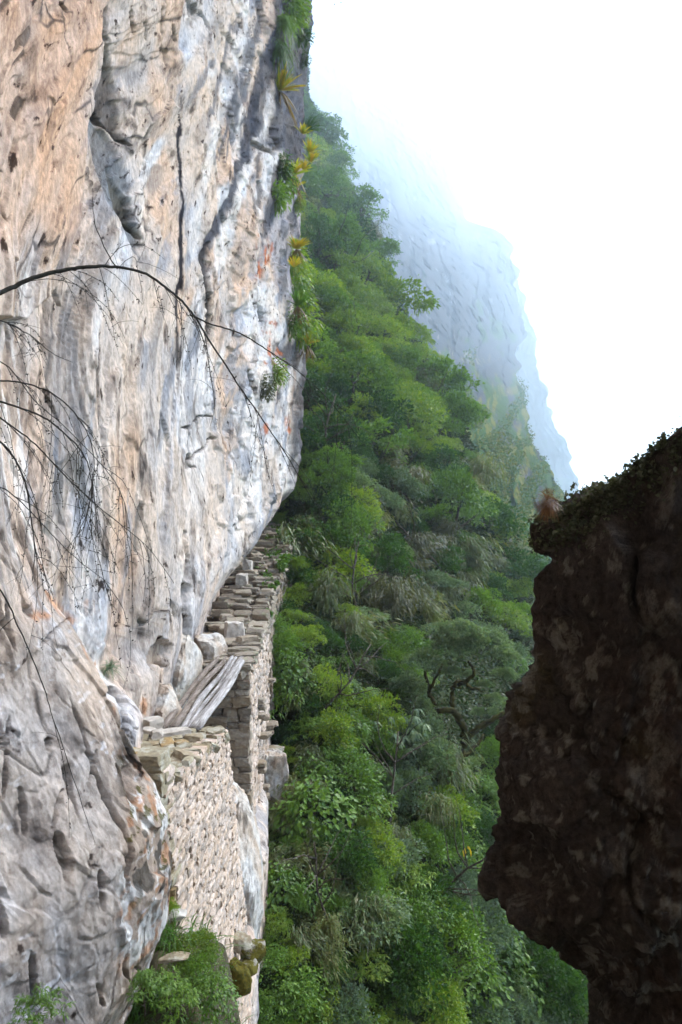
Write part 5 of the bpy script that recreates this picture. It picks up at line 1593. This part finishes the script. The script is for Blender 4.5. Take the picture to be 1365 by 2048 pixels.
def bare_branch(pts, Y0, Y1, r0, r1, label, twigs, name='bare_branch', tw_len=(.18, .6)):
    Yl = np.linspace(Y0, Y1, len(pts))
    P = smooth_path([at(u, v, y) for (u, v), y in zip(pts, Yl)], 8)
    org = P[0].copy()
    rt = empty(name, org); tag(rt, label, 'branch', 'bare branches hanging before the cliff')
    q = P - org; m = len(q)
    q[1:] += np.cumsum(rng.normal(0, .0016, (m - 1, 3)), 0) * .6 + rng.normal(0, .0006, (m - 1, 3))
    link('stem', tube_mesh('stem', [tube(q, np.linspace(r0, r1, m), 7, 1, 1, .05)]), M['twig'], rt)
    segs = []
    for k in range(twigs):
        i = int(rng.uniform(.12, .97) * (m - 1)); p = q[i].copy(); l = rng.uniform(*tw_len); ns_ = 10
        t = unit(q[min(i + 1, m - 1)] - q[max(i - 1, 0)])
        d = unit(t * rng.uniform(.2, 1.0) + rng.normal(0, .35, 3) + np.array((0, 0, -.2))); tp = [p]
        for j in range(ns_):
            d = unit(d + np.array((0, 0, -.16)) + rng.normal(0, .09, 3)); tp.append(tp[-1] + d * l / ns_)
        tp = np.array(tp)
        segs.append(tube(tp, np.linspace(.0016, .0007, len(tp)), 4, 1, k, 0))
        for j in range(2, ns_):                                   # withered buds along the twig
            for c in range(rng.integers(0, 4)):
                b = tp[j] + rng.normal(0, .005, 3); dl = unit(rng.normal(0, 1, 3)) * rng.uniform(.004, .011)
                segs.append(tube(np.array([b, b + dl * .5, b + dl]), [.0012, rng.uniform(.0015, .0035), .0008], 4, 1, 0, 0))
        if rng.uniform() < .5:                                    # side shoots
            for c in range(rng.integers(1, 4)):
                j = rng.integers(2, ns_ - 1); dd_ = unit(rng.normal(0, 1, 3) + np.array((.2, 0, -.5))); l2 = l * rng.uniform(.15, .4); sp_ = [tp[j]]
                for z in range(4):
                    dd_ = unit(dd_ + np.array((0, 0, -.15)) + rng.normal(0, .12, 3)); sp_.append(sp_[-1] + dd_ * l2 / 4)
                segs.append(tube(np.array(sp_), np.linspace(.0010, .0005, 5), 4, 1, 0, 0))
    if segs: link('twigs', tube_mesh('twigs', segs), M['twig'], rt)
    return rt
bare_branch([(-60, 618), (0, 587), (60, 560), (120, 543), (180, 536), (230, 537), (290, 553), (345, 592), (385, 634), (420, 690), (470, 765), (530, 850), (580, 925), (630, 1012)], 2.6, 3.6, .0098, .0018,
            'thickest dark branch arching from the picture edge across the pale cliff', 26)
bare_branch([(380, 630), (430, 652), (480, 668), (540, 704), (600, 748), (660, 806), (722, 886)], 3.2, 3.7, .0042, .0014,
            'long thin branch forking from the thickest one and reaching over the green slope', 5)
bare_branch([(235, 538), (212, 500), (192, 455), (187, 410), (186, 378)], 3.0, 3.1, .003, .0010,
            'single upright twig rising from the crown of the thickest branch', 0)
bare_branch([(-60, 630), (0, 640), (60, 670), (110, 705), (150, 725)], 2.8, 3.0, .003, .0010, 'short thin branch below the start of the thickest one', 7, tw_len=(.1, .3))
bare_branch([(-60, 758), (0, 760), (60, 768), (110, 790), (150, 822), (182, 872), (194, 930), (186, 990), (176, 1050)], 2.8, 3.2, .004, .0012,
            'upper of the two curved branches drooping over the mossy patch', 12)
bare_branch([(-60, 798), (0, 803), (50, 815), (100, 836), (150, 875), (180, 915), (192, 960), (186, 1010), (172, 1070)], 2.7, 3.1, .0048, .0013,
            'lower of the two curved branches drooping over the mossy patch', 16)
bare_branch([(-40, 800), (0, 835), (70, 890), (140, 965), (220, 1035), (290, 1090), (345, 1165)], 2.8, 3.4, .0042, .0010, 'straight thin branch slanting down across the mossy patch', 14)
bare_branch([(-40, 850), (20, 905), (50, 970), (58, 1040), (66, 1100), (62, 1165)], 2.7, 2.9, .0045, .0016, 'dark branch hanging almost straight down beside the picture edge', 9)
bare_branch([(-40, 700), (20, 735), (70, 800), (140, 860), (230, 960), (260, 1040), (268, 1130), (270, 1260)], 2.9, 3.3, .0026, .0009, 'fine branch trailing down to the lichen tuft on the buttress', 10)
bare_branch([(-50, 950), (20, 985), (90, 1050), (160, 1120), (230, 1170)], 2.8, 3.1, .003, .0009, 'thin low branch crossing the grey rock above the rusty marks', 7)
bare_branch([(-40, 1130), (10, 1190), (40, 1250), (75, 1330), (105, 1420), (140, 1530), (175, 1640), (190, 1690)], 2.6, 2.9, .0034, .0008,
            'long lone stem slanting down the grey buttress', 2)

# ------------------------------------------------------------------ mist filling the valley
def box_mesh(name, lo, hi):
    x0, y0, z0 = lo; x1, y1, z1 = hi
    V = [(x0, y0, z0), (x1, y0, z0), (x1, y1, z0), (x0, y1, z0), (x0, y0, z1), (x1, y0, z1), (x1, y1, z1), (x0, y1, z1)]
    return mesh_np(name, V, [(3, 2, 1, 0), (4, 5, 6, 7), (0, 1, 5, 4), (1, 2, 6, 5), (2, 3, 7, 6), (3, 0, 4, 7)])
m, nt, out = new_mat('haze_air')
pv = nt.nodes.new('ShaderNodeVolumePrincipled')
pv.inputs['Color'].default_value = (.76, .885, 1.0, 1)
pv.inputs['Density'].default_value = 0.0006
pv.inputs['Anisotropy'].default_value = 0.6
nt.links.new(pv.outputs[0], out.inputs['Volume'])
hz = link('haze', box_mesh('haze', (-1100, -1100, -360), (1700, 3000, 2080)), m)
tag(hz, 'pale blue-white mist filling the valley', 'haze', kind='stuff')
